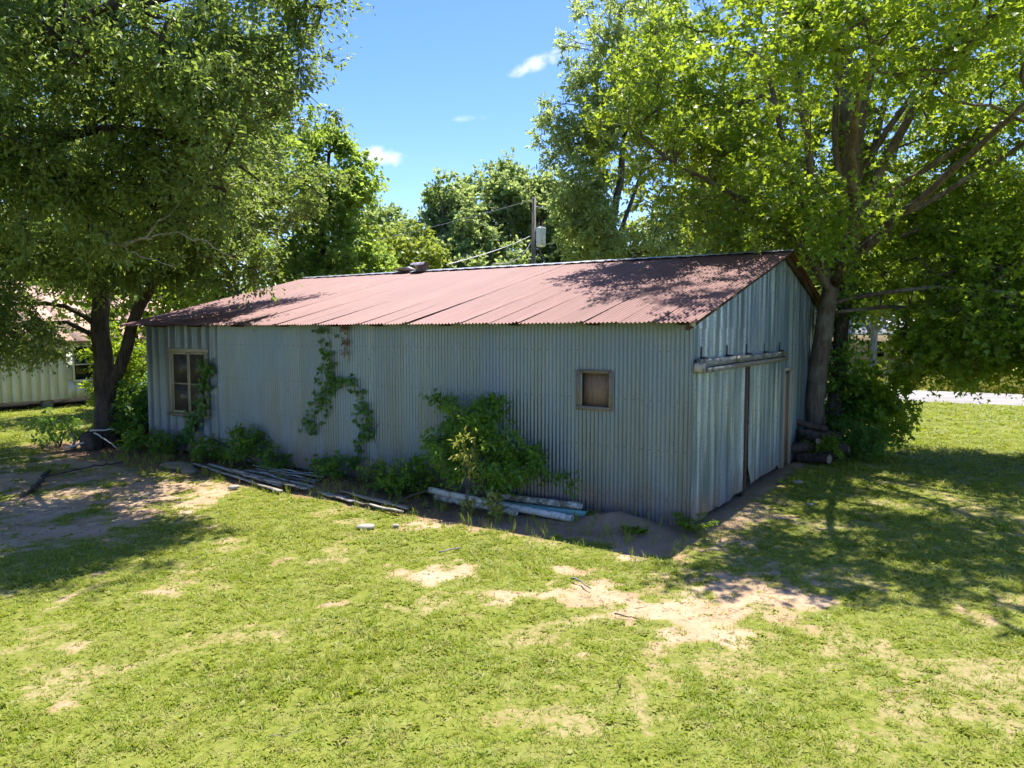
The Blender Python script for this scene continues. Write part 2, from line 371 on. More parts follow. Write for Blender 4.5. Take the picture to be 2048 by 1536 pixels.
# ------------------------------------------------------------------ barn
barn = empty('barn', (CX, CY, 0), -TH)
tag(barn, 'long corrugated iron barn with faded red tin roof', 'barn')
def bl(s, t, z): return (-s, t, z)                      # barn local
PITCHC = .0689
rng = np.random.default_rng(11)
def corr_prof(x): return .0115 * np.sin(2 * np.pi * x / PITCHC)
def crimp_prof(x, wd=.66):
    u = np.mod(x, wd); h = np.zeros_like(u)
    for c in (.03, .085, wd / 2, wd - .03):
        h = np.maximum(h, np.clip(1 - np.abs(u - c) / .022, 0, 1) * .014)
    return -h + .004 * np.sin(u / wd * 2 * np.pi * 2)
def sheet(x0, x1, z0, z1, kind='corr', nz=5, seed=0, tilt=.006, dent=.004, lowjit=0., segs=8, wd=.66):
    if kind == 'corr': X = np.linspace(x0, x1, max(4, int(round((x1 - x0) / PITCHC * segs)) + 1)); Y = corr_prof(X)
    else:
        base = [0, .008, .03, .052, .063, .085, .107, wd * .25, wd / 2 - .022, wd / 2, wd / 2 + .022, wd * .75, wd - .052, wd - .03, wd - .008]
        X = [x0, x1]; k0 = math.floor(x0 / wd) - 1
        while k0 * wd < x1:
            X += [k0 * wd + b for b in base if x0 < k0 * wd + b < x1]; k0 += 1
        X = np.unique(np.round(X, 4)); Y = crimp_prof(X, wd)
    z0f = z0 if callable(z0) else (lambda x: np.full_like(x, z0)); z1f = z1 if callable(z1) else (lambda x: np.full_like(x, z1))
    a, b = z0f(X), z1f(X)
    if lowjit: a = a + lowjit * (fbm(np.stack([X * 6 + seed, X * 0], -1), seed + 3) - .5)
    f = np.linspace(0, 1, nz)[None]
    Z = a[:, None] * (1 - f) + b[:, None] * f
    XX = np.repeat(X[:, None], nz, 1)
    YY = Y[:, None] + tilt * ((X - x0) / (x1 - x0))[:, None] + dent * 2 * (fbm(np.stack([XX * 1.7 + seed * 5.3, Z * .9], -1), seed) - .5)
    n = len(X); ii = (np.arange(n - 1)[:, None] * nz + np.arange(nz - 1)[None]).ravel()
    return np.stack([XX, YY, Z], -1).reshape(-1, 3), np.stack([ii, ii + nz, ii + nz + 1, ii + 1], 1)
def put_sheet(name, mat, parent, loc, rot, *a, **k):
    V, F = sheet(*a, **k); return obj(name, mesh_data(name, V, F, mat, True), parent, loc, rot)

# front wall, s from 0 (near corner) to L; barn-local x = -s
COV = 10 * PITCHC
WTOP = roofz(0) - .035
WL = (11.40, 12.78, .95, 2.40); WR = (1.28, 1.81, 1.70, 2.245)
def wall_piece(s0, s1, z0, z1, seed, kind='corr'):
    put_sheet('wall_sheet', GALV if kind == 'corr' else GALV_L, barn, (0, -.012, 0), (0, 0, 0), -s1, -s0 + (.03 if kind == 'corr' else .012), z0, z1, kind=kind, seed=seed,
              lowjit=.05 if z0 < .2 else 0, tilt=.007, nz=5)
i = 0; s0 = 0.
while s0 < 11.0:
    s1 = s0 + COV; z0 = .01 + rng.uniform(-.02, .03)
    if s1 > WR[0] and s0 < WR[1]:
        a, b = max(s0, WR[0]), min(s1, WR[1])
        if a > s0 + .01: wall_piece(s0, a, z0, WTOP, i)
        if b < s1 - .01: wall_piece(b, s1, z0, WTOP, i)
        wall_piece(a, b, z0, WR[2], i); wall_piece(a, b, WR[3], WTOP, i)
    else: wall_piece(s0, s1, z0, WTOP, i)
    s0 = s1; i += 1
lefts = [s0, WL[0], 12.09, WL[1], L]
for a, b in zip(lefts[:-1], lefts[1:]):
    z0 = .02 + rng.uniform(-.02, .03)
    if a >= WL[0] - .01 and b <= WL[1] + .01:
        wall_piece(a, b, z0, WL[2], i, 'crimp'); wall_piece(a, b, WL[3], WTOP, i, 'crimp')
    else: wall_piece(a, b, z0, WTOP, i, 'crimp')
    i += 1
# back and left end walls
for kx in range(20):
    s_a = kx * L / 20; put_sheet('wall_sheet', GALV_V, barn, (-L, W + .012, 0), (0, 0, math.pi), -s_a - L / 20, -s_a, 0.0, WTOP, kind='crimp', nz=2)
for kx in range(16):
    ta, tb = kx * W / 16, (kx + 1) * W / 16
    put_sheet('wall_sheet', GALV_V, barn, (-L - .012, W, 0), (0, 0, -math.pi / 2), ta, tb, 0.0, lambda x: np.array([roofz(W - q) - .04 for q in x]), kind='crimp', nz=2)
# gable end (outward = +x): rotated so that mesh x runs along t
G0 = (.012, 0, 0); GR = (0, 0, math.pi / 2)
def rakez(x): return np.array([roofz(q) - .045 for q in x])
ups = [(.0, .33), (.33, 2.68), (2.68, 3.35), (3.35, 4.0), (4.0, 4.7), (4.7, 5.385)]
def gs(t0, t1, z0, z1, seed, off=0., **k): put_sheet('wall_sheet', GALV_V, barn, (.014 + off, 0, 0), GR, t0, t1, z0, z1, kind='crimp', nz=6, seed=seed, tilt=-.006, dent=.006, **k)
gs(.0, .30, 2.34, 2.94, 31); gs(.28, 1.5, 2.34, 2.95, 32, .004); gs(1.48, 2.70, 2.34, 2.96, 33, .008)
gs(.0, 1.36, 2.93, rakez, 34, .014); gs(1.34, 2.66, 2.94, rakez, 35, .018)
t = 2.66; sd = 40
while t < W - .01:
    t1 = min(t + .675, W)
    if abs(t - W2) > .05 and t < W2 < t1: t1 = W2
    zb = 2.34 if t1 < 5.7 else (2.06 if t < 6.3 else .02)
    gs(t, t1 + (.015 if t1 < W else 0), zb, rakez, sd, .002 * (sd % 3)); t = t1; sd += 1
gs(5.42, 5.66, .02, 2.36, 61, -.004)
# near corner strip of the gable and plain sheets behind the doors
gs(.0, .14, .02, 2.36, 62)
# walk-through door
pd = empty('walk_door', (.0, 5.66, 0)); pd.parent = barn
MB().box((-.04, .07, .03), (.0, .62, 1.98)).build('door_leaf', PLY, pd)
for (y0, y1, z0, z1) in ((.0, .07, .0, 2.05), (.62, .70, 0, 2.05), (.0, .70, 2.05, 2.11)):
    MB().box((-.06, y0, z0), (.055, y1, z1), .003, rng).build('trim_board', WOOD_T, pd)
gs(6.36, 6.66, .02, 2.08, 63, .002)
# sliding doors hung proud of the wall
def sliding(name, t0, t1, z0, seed, widths, parent_off):
    d = empty(name, (parent_off, t0, 0)); d.parent = barn
    x = 0.
    for k, wd in enumerate(widths):
        zz = z0 + (k % 2) * .03 + rng.uniform(0, .03)
        V, F = sheet(x, x + wd + .012, zz, 2.385 - .004 * k, kind='crimp', nz=7, seed=seed + k, tilt=-.01, dent=.012, lowjit=.03)
        if name == 'sliding_door' and seed > 80 and k == 0:          # bottom edge bent outwards beside the gap
            f = np.clip((.42 - V[:, 2]) / .42, 0, 1) ** 2 * np.clip(1 - V[:, 0] / .5, 0, 1); V[:, 0] += f * .24; V[:, 1] -= f * .05
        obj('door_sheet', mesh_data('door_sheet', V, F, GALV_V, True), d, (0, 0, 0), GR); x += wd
    b = MB()
    for z in (.2, 1.2, 2.2): b.box((-.05, .05, z), (-.012, x - .05, z + .09))
    b.build('door_frame', WOOD_D, d)
    return d
sliding('sliding_door', -.02, 2.60, .03, 70, (.66, .64, .68, .64), .034)
sliding('sliding_door', 2.98, 5.50, .09, 85, (.68, .64, .62, .58), .04)
MB().box((.0, 2.60, -.02), (.05, 2.74, 2.34)).build('door_post', WOOD_D, barn)
MB().box((.01, 2.80, .02), (.045, 2.90, 2.34), .002, rng).build('door_post', mat_wood('red brown post', (.10, .05, .035), (.20, .12, .09)), barn)
tr = empty('door_track', (.09, 0, 2.36)); tr.parent = barn
MB().box((.0, -.05, .02), (.05, 2.9, .125), .004, rng).box((.0, 2.9, .03), (.05, 5.48, .115), .004, rng).build('track_board', WOOD_L, tr)
MB().box((.0, -.02, -.075), (.09, 1.6, -.005), .004, rng).build('track_board', WOOD_L, tr)
MB().box((.0, 1.62, -.065), (.07, 5.42, .0), .008, rng).build('track_board', WOOD_G, tr)
MB().box((-.03, -.06, -.05), (.1, .12, .07), .008, rng).build('track_end', PAINTW, tr)
for t in (.32, 1.6, 2.75, 3.95, 5.2):
    MB().box((-.07, t, .1), (-.05, t + .025, .30)).box((-.07, t - .02, .11), (.03, t + .05, .15)).build('track_bracket', WOOD_D, tr)

# left window: twin casements in a wooden frame
wl = empty('window', bl(WL[1], 0, WL[2])); wl.parent = barn
ww, wh = WL[1] - WL[0], WL[3] - WL[2]
GLASS = Mat('dusty glass'); n = GLASS.noise(GLASS.pos(), 5, 5, .7)
GLASS.pbr(GLASS.mix(n, (.045, .04, .028), (.11, .09, .065)), .3, 0, None, .25)
GLASS.p.inputs['Transmission Weight'].default_value = .25; GLASS = GLASS.m
def frame_bars(parent, name, mat, rects, y0, y1):
    for (x0, x1, z0, z1) in rects: MB().box((x0, y0, z0), (x1, y1, z1), .002, rng).build(name, mat, parent)
frame_bars(wl, 'frame', WOOD_T, ((-.05, .04, 0, wh), (ww - .05, ww + .05, 0, wh), (-.07, ww + .07, wh, wh + .08)), -.045, .06)
MB().box((-.09, -.09, -.07), (ww + .09, .06, -.002), .003, rng).build('sill', WOOD_G, wl)
for k in range(2):
    x0 = .045 + k * (ww - .09) / 2; x1 = x0 + (ww - .09) / 2 - .004
    sa = empty('sash', (x0, 0, .005)); sa.parent = wl; sw = x1 - x0
    frame_bars(sa, 'rail', WOOD_T, ((0, .045, 0, wh - .012), (sw - .045, sw, 0, wh - .012), (.046, sw - .046, 0, .05), (.046, sw - .046, wh - .062, wh - .012), (.046, sw - .046, wh * .47, wh * .47 + .03)), -.015, .02)
    for z0, z1 in ((.052, wh * .47 - .002), (wh * .47 + .032, wh - .064)):
        MB().box((.047, -.001, z0), (sw - .047, .004, z1)).build('pane', GLASS, sa)
        if k == 0 or z0 > .1: MB().box((.047, -.006, (z0 + z1) / 2 + .02), (sw - .047, -.002, (z0 + z1) / 2 + .03)).build('muntin', WOOD_G, sa)
MB().box((.02, .12, .02), (ww - .02, .16, wh - .02)).build('backing_board', mat_flat('brown blind', (.16, .12, .085), .9, .4, 3), wl)
# small window boarded with plywood
wr = empty('window', bl(WR[1], 0, WR[2])); wr.parent = barn; ww, wh = WR[1] - WR[0], WR[3] - WR[2]
frame_bars(wr, 'frame', WOOD_G, ((-.045, .012, -.045, wh + .03), (ww - .012, ww + .045, -.045, wh + .03), (.013, ww - .013, wh - .012, wh + .045)), -.05, .10)
MB().box((-.03, -.065, -.05), (ww + .03, .10, .012), .003, rng).build('sill', WOOD_G, wr)
MB().box((.012, .075, .012), (ww - .012, .095, wh - .012)).build('plywood_board', PLY, wr)

# roof sheets on both slopes
SL = math.atan(SLOPE); SLEN = (W2 + OVD) / math.cos(SL)
NS = 25; RW = (L + OVE + OVE2) / NS
def roof_mesh(seed, lift, nz=6, segs=6):
    V, F = sheet(-.02, RW + .035, -.0, SLEN + .02, 'corr', nz, seed, 0, .004, 0, segs)
    V = V[:, [0, 2, 1]]; x = V[:, 0] / RW
    V[:, 2] += .016 + .007 * x + lift * np.clip(x - .75, 0, 1) * 4 * np.clip(1 - V[:, 1] / 3.2, .25, 1)
    V[:, 1] -= .012 * (np.sin(seed * 3.1) + 1) * np.clip(1 - V[:, 1], 0, 1)
    return mesh_data('roof_sheet', V, F[:, ::-1], ROOF, True)
rms = [roof_mesh(s, l) for s, l in ((1, .002), (2, .02), (3, .006), (4, .03))]
rmb = roof_mesh(9, .003, 2, 4)
roof = empty('roof', (0, 0, 0)); roof.parent = barn
for k in range(NS):
    x = -(L + OVE2) + k * RW
    obj('roof_sheet', rms[(3 if k == 15 else 1) if k % 2 else (0, 2)[k % 4 // 2]], roof, (x, -OVD + rng.uniform(-.015, .01), HE + rng.uniform(0, .004)), (SL, rng.uniform(-.002, .002), 0))
    obj('roof_sheet', rmb, roof, (x + RW, W + OVD, HE), (SL, 0, math.pi))
# ridge cap: bent pale strips
HR = HE + SLOPE * (W2 + OVD)
for k in range(6):
    xa = -(L + OVE2) + k * (L + OVE + OVE2) / 6; xb = xa + (L + OVE + OVE2) / 6 + .05
    X = np.linspace(xa, xb, 24); yv = np.array([-.19, -.1, -.03, 0, .03, .1, .19]); V = []
    for q, x in enumerate(X):
        for y in yv: V.append((x, W2 + y, HR + .062 - SLOPE * abs(y) + .008 * math.sin(q * 1.9) * (abs(y) > .15) + .004 * k % .009))
    n = len(yv); ii = (np.arange(23)[:, None] * n + np.arange(n - 1)[None]).ravel()
    obj('ridge_cap', mesh_data('ridge_cap', V, np.stack([ii, ii + n, ii + n + 1, ii + 1], 1), RIDGE, True), roof)
# rafters, plates and rake boards
for s in (.11, 1.53, 2.95, 4.39, 6.0, 7.11, 8.62, 10.07, 11.58, 13.0):
    V = np.array([(-s + dx, y, HE + SLOPE * (y + OVD) + dz) for dx in (0, .038) for y, dz in ((-.34, -.015), (-.34, -.05), (.0, -.14), (3.2, -.14), (3.2, -.012))])
    MB().add(V, [[0, 5, 6, 1], [1, 6, 7, 2], [2, 7, 8, 3], [3, 8, 9, 4], [4, 9, 5, 0]]).add(V[:5], None, [[0, 1, 2], [0, 2, 3], [0, 3, 4]]).add(V[5:], None, [[2, 1, 0], [3, 2, 0], [4, 3, 0]]).build('rafter', WOOD_D, roof)
for sgn in (0, 1):
    for k in range(3):
        t0, t1 = k * W2 / 3 - (OVD - .08 if k == 0 else 0), (k + 1) * W2 / 3
        V = []
        for x in (.05, .09):
            for t in (t0 + .003, t1 - .003):
                tt = t if not sgn else W - t
                zr = HE + SLOPE * (t + OVD)
                V += [(x, tt, zr - .006 - .012 * rng.random()), (x, tt, zr - .105 - .03 * rng.random())]
        MB().add(V, [[0, 1, 3, 2], [4, 6, 7, 5], [0, 4, 5, 1], [2, 3, 7, 6], [0, 2, 6, 4], [1, 5, 7, 3]]).build('rake_board', WOOD_D, roof)
for t in (-.36, .62, 1.55):
    MB().box((.092, t, HE + SLOPE * (t + OVD) - .075), (.16, t + .09, HE + SLOPE * (t + OVD) - .01), .006, rng).build('purlin_end', PAINTW, roof)
# loose curled flashing on the ridge
fl = MB(); a = np.linspace(-.3, 2.6, 10); V = []
for x in (-.02, .22, .46):
    for q in a: V.append((x + .04 * q, .19 * math.cos(q) - .1, .17 * math.sin(q) + .02))
ii = (np.arange(2)[:, None] * 10 + np.arange(9)[None]).ravel()
fl.add(V, np.stack([ii, ii + 10, ii + 11, ii + 1], 1)).box((-.62, -.17, -.02), (-.03, .16, .06), .02, rng)
fl.build('loose_flashing', mat_galv('rusty flashing', (.5, .44, .42), .5, False), roof, False, (-9.75, W2 - .05, HR + .075))

# ------------------------------------------------------------------ plants: skeleton, tubes, leaves
def smooth_poly(pts, step, rng, wob=.04):
    pts = np.asarray(pts, float)
    if len(pts) == 2: pts = np.array([pts[0], (pts[0] + pts[1]) / 2, pts[1]])
    P = np.vstack([2 * pts[0] - pts[1], pts, 2 * pts[-1] - pts[-2]]); o = []
    for i in range(1, len(P) - 2):
        n = max(2, int(np.linalg.norm(P[i + 1] - P[i]) / step)); u = (np.arange(n) / n)[:, None]
        o.append(.5 * (2 * P[i] + (P[i + 1] - P[i - 1]) * u + (2 * P[i - 1] - 5 * P[i] + 4 * P[i + 1] - P[i + 2]) * u ** 2 + (3 * P[i] - P[i - 1] - 3 * P[i + 1] + P[i + 2]) * u ** 3))
    o = np.vstack(o + [pts[-1:]]); o[1:-1] += rng.normal(0, wob * step, o[1:-1].shape); return o
def grow(limbs, attr, rng, step=.4, zmin=1.5, rt=.008, pw=.44, wob=.12, bend=.35):
    N = 60000; pos = np.zeros((N, 3)); par = np.full(N, -1); dirn = np.zeros((N, 3)); rmin = np.zeros(N); n = 0
    for li, (pts, r0, r1) in enumerate(limbs):
        P = smooth_poly(pts, step, rng)
        if li: j = int(np.argmin(((pos[:n] - P[0]) ** 2).sum(1)));
        for q, p in enumerate(P):
            pos[n] = p; par[n] = (n - 1 if q else (j if li else -1)); d = P[min(q + 1, len(P) - 1)] - P[max(q - 1, 0)]
            dirn[n] = d / (np.linalg.norm(d) + 1e-9); rmin[n] = r0 + (r1 - r0) * q / max(1, len(P) - 1); n += 1
    base = n; tips = []
    d0 = np.array([((pos[:base] - a) ** 2).sum(1).min() for a in attr]); order = np.argsort(d0)
    for ai in order:
        a = attr[ai]; dv = a - pos[:n]; d = np.linalg.norm(dv, axis=1) + 1e-6
        cs = (dv * dirn[:n]).sum(1) / d
        cost = d * (1 + .75 * (1 - cs)) + np.where(pos[:n, 2] < zmin, 50, 0) + .25 * np.clip(pos[:n, 2] - a[2], 0, 9)
        j = int(np.argmin(cost)); dj = d[j]; m = max(1, int(math.ceil(dj / step)))
        c = pos[j] + dirn[j] * dj * bend + np.array([0, 0, .08 * dj]); prev = j
        u = (np.arange(1, m + 1) / m)[:, None]
        B = (1 - u) ** 2 * pos[j] + 2 * u * (1 - u) * c + u * u * a
        B[:-1] += rng.normal(0, wob * step, B[:-1].shape)
        for q in range(m):
            if n >= N: break
            pos[n] = B[q]; dd = B[q] - pos[prev]; dirn[n] = dd / (np.linalg.norm(dd) + 1e-9); par[n] = prev; prev = n; n += 1
        tips.append(prev)
    cnt = np.zeros(n); cnt[tips] += 1
    for i in range(n - 1, 0, -1):
        if par[i] >= 0: cnt[par[i]] += cnt[i]
    rad = np.maximum(rmin[:n], rt * np.maximum(cnt, 1) ** pw)
    rad[:base] = np.where(rmin[:base] > 0, np.maximum(rmin[:base], np.minimum(rt * np.maximum(cnt[:base], 1) ** pw, rmin[:base] * 1.1)), rad[:base])
    for i in range(n - 1, 0, -1): pass
    return pos[:n], par[:n], rad, dirn[:n], np.array(tips), cnt
def skeleton_mesh(pos, par, rad, cnt, mb, kbig=12, rcut=0.):
    n = len(pos); main = np.full(n, -1); best = np.full(n, -1.)
    for i in range(n):
        p = par[i]
        if p >= 0 and rad[i] * 1e3 + cnt[i] > best[p]: best[p] = rad[i] * 1e3 + cnt[i]; main[p] = i
    for i in range(n):
        p = par[i]
        if p >= 0 and main[p] == i: continue
        ch = ([p] if p >= 0 else []) + [i]; q = i
        while main[q] >= 0: q = main[q]; ch.append(q)
        r = rad[ch].copy()
        if p >= 0: r[0] = min(r[0], r[1] * 1.35)
        if len(ch) < 2 or r.max() < rcut: continue
        r[-1] *= .5; R0 = r.max()
        mb.tube(pos[ch], r, kbig if R0 > .12 else 7 if R0 > .05 else 5 if R0 > .02 else 3, False)
def leaf_mesh(name, C, D, rng, mat, nt=6, nl=12, tl=.55, ll=.10, lw=.06, droop=.25, up=.9, parent=None, offset=(0, 0, 0), flat=.65, fold=.12, tint=None, lobes=False, jitter=.05, kind=None):
    n = len(C)
    td = D[:, None] * .75 + rng.normal(0, .75, (n, nt, 3)) * np.array([1, 1, flat]); td[..., 2] -= droop * .5
    td /= np.linalg.norm(td, axis=-1)[..., None]
    tlen = tl * rng.uniform(.45, 1.15, (n, nt, 1, 1))
    u = rng.uniform(.05, 1, (n, nt, nl, 1))
    p = C[:, None, None] + td[:, :, None] * tlen * u + rng.normal(0, jitter, (n, nt, nl, 3))
    p[..., 2] -= (droop * .35 * (tlen * u) ** 2)[..., 0]
    ax = td[:, :, None] * .6 + rng.normal(0, .6, p.shape); ax[..., 2] -= droop; ax /= np.linalg.norm(ax, axis=-1)[..., None]
    nr = rng.normal(0, .55, p.shape) + np.array([0, 0, up]); nr -= (nr * ax).sum(-1)[..., None] * ax; nr /= np.linalg.norm(nr, axis=-1)[..., None] + 1e-9
    sd = np.cross(nr, ax)
    p, ax, nr, sd = (x.reshape(-1, 3) for x in (p, ax, nr, sd)); N = len(p)
    l = (ll * (.45 + .95 * rng.random(N) ** .8))[:, None]; w_ = l * (lw / ll)
    tn = rng.random(n)[:, None, None] * .6 + rng.random((n, nt, nl)) * .4
    if tint is not None: tn = tn * .6 + tint[:, None, None] * .4
    tn = tn.reshape(-1)
    if lobes:
        V = np.stack([p, p + ax * l * .30 + sd * w_ * .62 + nr * l * fold, p + ax * l * .42 + sd * w_ * .22, p + ax * l * .95, p + ax * l * .42 - sd * w_ * .22, p + ax * l * .30 - sd * w_ * .62 + nr * l * fold], 1)
        b = np.arange(N)[:, None] * 6
        F = np.concatenate([b + np.array([0, 1, 2]), b + np.array([0, 2, 3]), b + np.array([0, 3, 4]), b + np.array([0, 4, 5])])
        k = 6
    else:
        V = np.stack([p, p + ax * l * .45 + sd * w_ * .5 + nr * l * fold, p + ax * l, p + ax * l * .45 - sd * w_ * .5 + nr * l * fold], 1)
        b = np.arange(N)[:, None] * 4
        F = np.concatenate([b + np.array([0, 1, 2]), b + np.array([0, 2, 3])]); k = 4
    return obj(name, mesh_data(name, V.reshape(-1, 3) - np.asarray(offset), F, mat, False, {'tint': np.repeat(tn, k)}), parent), td, tlen
def crown_points(blobs, rng, hole=.42, nscale=.55, seed=0):
    out = []
    for c, r, n in blobs:
        c, r = np.array(c, float), np.array(r, float)
        v = rng.normal(size=(n * 6, 3)); v /= np.linalg.norm(v, axis=1)[:, None]
        p = c + v * r * (rng.random(n * 6)[:, None] ** (1 / 2.1)) * (1 + .28 * (vnoise(v * 2.3 + seed, seed)[:, None] - .5) * 2)
        p = p[vnoise(p * nscale, seed + 2) > hole][:n]; out.append(p)
    return np.vstack(out)
def tree(name, label, base, limbs, blobs, leafmat, bark, rng, nt=6, nl=14, tl=.6, ll=.1, lw=.07, group=None, hole=.4, nscale=.55, zmin=2., rt=.008, twigs=True, kbig=14, lobes=False,
         droop=.25, cat='tree', step=.42, extra=None, flat=.65, up=.9, pw=.44, rcut=0., cull=False):
    e = empty(name, base); tag(e, label, cat, group)
    A = crown_points(blobs, rng, hole, nscale, int(rng.integers(99)))
    if extra is not None: A = np.vstack([A, extra])
    if cull:                                              # maple foliage thinned on the camera side so the stems show
        open_ = (A[:, 1] < 17.4) & (A[:, 1] > 14) & (A[:, 0] > 5.4) & (A[:, 0] < 9.6) & (A[:, 2] > 5.6) & (A[:, 2] < 12.5)
        A = A[~(open_ & (rng.random(len(A)) < .72))]
    pos, par, rad, dirn, tips, cnt = grow(limbs, A, rng, step, zmin, rt, pw)
    # root flare
    h = np.clip(1 - (pos[:, 2] - base[2]) / .7, 0, 1); near = np.hypot(pos[:, 0] - base[0], pos[:, 1] - base[1]) < .8
    rad = rad * (1 + .42 * h ** 2 * near)
    mb = MB(); skeleton_mesh(pos, par, rad, cnt, mb, kbig, rcut)
    lo, td, tlen = leaf_mesh('crown', pos[tips], dirn[tips], rng, leafmat, nt, nl, tl, ll, lw, droop, up, e, base, flat, lobes=lobes)
    if twigs:
        C = np.repeat(pos[tips][:, None], nt, 1).reshape(-1, 3); E_ = C + (td * tlen[:, :, 0]).reshape(-1, 3) * .9
        d = E_ - C; u = np.cross(d, [0.2, .3, 1.]); u /= np.linalg.norm(u, axis=1)[:, None] + 1e-9; v = np.cross(d, u); v /= np.linalg.norm(v, axis=1)[:, None] + 1e-9
        rr = .0045; k = len(C); V = np.stack([C + u * rr, C - u * rr * .5 + v * rr, C - u * rr * .5 - v * rr, E_], 1).reshape(-1, 3); b = np.arange(k)[:, None] * 4
        mb.add(V, None, np.concatenate([b + np.array([0, 1, 3]), b + np.array([1, 2, 3]), b + np.array([2, 0, 3])]))
    mb.build('trunk', bark, e, True, offset=base)
    return e

# ---- big maple beside the gable
rg = np.random.default_rng(101)
B = (7.11, 17.3, 0)
limbs = [([(7.11,17.3,-.1),(7.15,17.3,1.27),(7.26,17.3,2.68),(7.42,17.3,3.84),(7.56,17.3,4.65),(7.6,17.2,6.4),(7.6,17.2,8.4),(7.55,17.0,10.4),(7.5,16.8,13.0)], .215, .08),
 ([(7.56,17.3,4.4),(7.75,17.1,5.6),(7.8,16.9,7.2),(7.85,16.6,9),(7.75,16.3,11.5)], .15, .05),
 ([(7.4,17.3,3.9),(7.0,16.9,4.9),(6.7,16.6,5.8),(6.35,16.3,7.3),(5.9,16,8.9),(5.5,15.6,10.9)], .12, .04),
 ([(7.56,17.3,4.5),(7.95,17,5.6),(8.4,16.7,6.9),(9.0,16.2,8.1),(10.4,15.3,9.6),(12.0,14.4,11)], .12, .04),
 ([(7.6,17.2,5.2),(8.1,17.4,6.2),(8.6,17.6,7.8),(9.1,17.8,10.2)], .10, .04),
 ([(7.6,17.2,5.6),(7.25,16.9,7),(7.1,16.7,9),(6.8,16.5,11.5)], .085, .03),
 ([(7.65,17.1,5.8),(8.4,16.9,7.4),(9.6,16.6,9.2),(10.6,16.4,11.2)], .085, .03),
 ([(7.3,17.2,4.6),(6.3,16.8,6.2),(5.6,16.4,8.2),(5.2,16.2,10)], .08, .03),
 ([(7.6,17.2,5.0),(8.8,16.8,6.2),(10.3,16.4,7.2),(12.2,16,8.4)], .075, .025),
 ([(7.5,17.3,4.2),(8.3,16.8,5.2),(9.4,16.2,5.9),(11,15.4,7.0),(12.5,14.6,7.8)], .08, .03),
 ([(7.35,17.3,3.5),(8.3,16.6,3.75),(9.6,15.8,3.8),(11,15.1,3.5),(11.9,14.8,2.6),(12.2,14.6,1.7)], .05, .015),
 ([(7.45,17.3,3.9),(7.3,16,4.9),(6.6,14.6,5.8),(5.9,13.0,6.6),(5.4,11.4,7.2)], .13, .03),
 ([(7.3,17.3,3.3),(8.4,17.2,3.4),(9.8,17.3,3.4),(11.6,17.5,2.9)], .045, .015),
 ([(7.4,17.2,3.8),(6.4,16.9,4.9),(5.0,16.5,5.8),(3.6,16.2,6.4)], .10, .03),
 ([(7.45,17.2,4.1),(7.9,15.4,5.2),(8.3,13.6,6.1),(8.4,11.8,6.8)], .12, .03)]
blobs = [((7.8,18.6,8.0),(4.4,3.0,4.6),270),((5.0,17.0,7.4),(3.2,2.8,3.0),180),((10.8,17.2,7.4),(3.8,3.0,3.6),310),((6.6,13.2,8.2),(3.2,3.2,1.5),120),
         ((9.0,12.8,8.2),(3.4,3.2,1.5),110),((10.9,16.4,3.4),(3.0,2.2,1.5),270),((12.0,14.8,2.6),(1.6,1.2,.9),110),((9.6,16.6,2.6),(1.5,1.2,.9),70),((6.1,16.3,5.4),(2.8,2.4,1.3),120),((10,17.8,5.3),(3.4,2.4,1.8),210),((12.4,16.0,4.4),(2,1.6,1.6),100),((7.4,16.6,13.0),(4.5,4.5,3.0),150),((4.5,11.2,7.4),(1.3,1.2,.7),45),((3.6,16.6,8.2),(1.7,2.0,2.0),60)]
maple = tree('maple_tree', 'big leaning maple with many upright limbs beside the barn gable', B, limbs, blobs, LEAF_M, BARK_R, rg, nt=7, nl=12, tl=.72, ll=.112, lw=.09, cull=True, hole=.36, nscale=.5, zmin=2.2, lobes=True, droop=.2, rt=.0075)

# ---- oak at the far left corner of the barn
rg = np.random.default_rng(202)
B = (-10.28, 18.6, 0)
limbs = [([(-10.28,18.6,-.1),(-10.3,18.6,1.65),(-10.32,18.6,3.04),(-10.26,18.6,4.2),(-10.18,18.6,5.5),(-10.3,18.5,7.6),(-10.2,18.3,10.5)], .27, .08),
 ([(-10.25,18.6,1.3),(-9.89,18.6,1.95),(-9.53,18.6,3.04),(-9.06,18.6,3.97),(-8.5,18.6,5.2),(-7.9,18.4,6.8),(-7.4,18.2,8.6)], .17, .04),
 ([(-10.3,18.6,2.9),(-11.0,18.3,3.5),(-12,18,3.55),(-13.2,17.6,3.1)], .07, .02),
 ([(-10.3,18.6,2.6),(-11.0,18.4,3.1),(-12.2,18.2,3.0),(-13.5,18,2.5)], .06, .02),
 ([(-10.25,18.6,4.6),(-9.2,17.2,5.4),(-8,15.6,5.8),(-7.0,14.2,5.6),(-6.2,13,5.0)], .12, .03),
 ([(-10.2,18.6,5.4),(-11.6,17.6,6.8),(-13,16.6,8.2)], .11, .03),
 ([(-10.2,18.6,4.9),(-8.6,17.6,5.2),(-7.3,16.9,5.0),(-6.2,16.4,4.5),(-5.6,16.2,4.2)], .085, .015)]
blobs = [((-10.2,18.2,8.4),(3.8,3.6,3.4),300),((-7.9,16.6,6.8),(2.6,2.8,2.5),240),((-12.4,17.4,5.8),(2.6,2.6,2.6),200),((-7.6,16.4,4.6),(2.0,1.9,.9),120),((-12.6,17.6,3.1),(2.2,1.6,1.0),150),((-11.6,16.4,4.4),(1.8,1.6,1.1),110),((-6.6,14.4,5.6),(1.6,1.7,1.5),90),((-9.6,16.6,4.6),(1.8,1.6,.9),80),((-5.75,16.4,4.35),(.7,.7,.45),22),((-6.9,19.2,6.4),(2.3,1.6,1.2),110)]
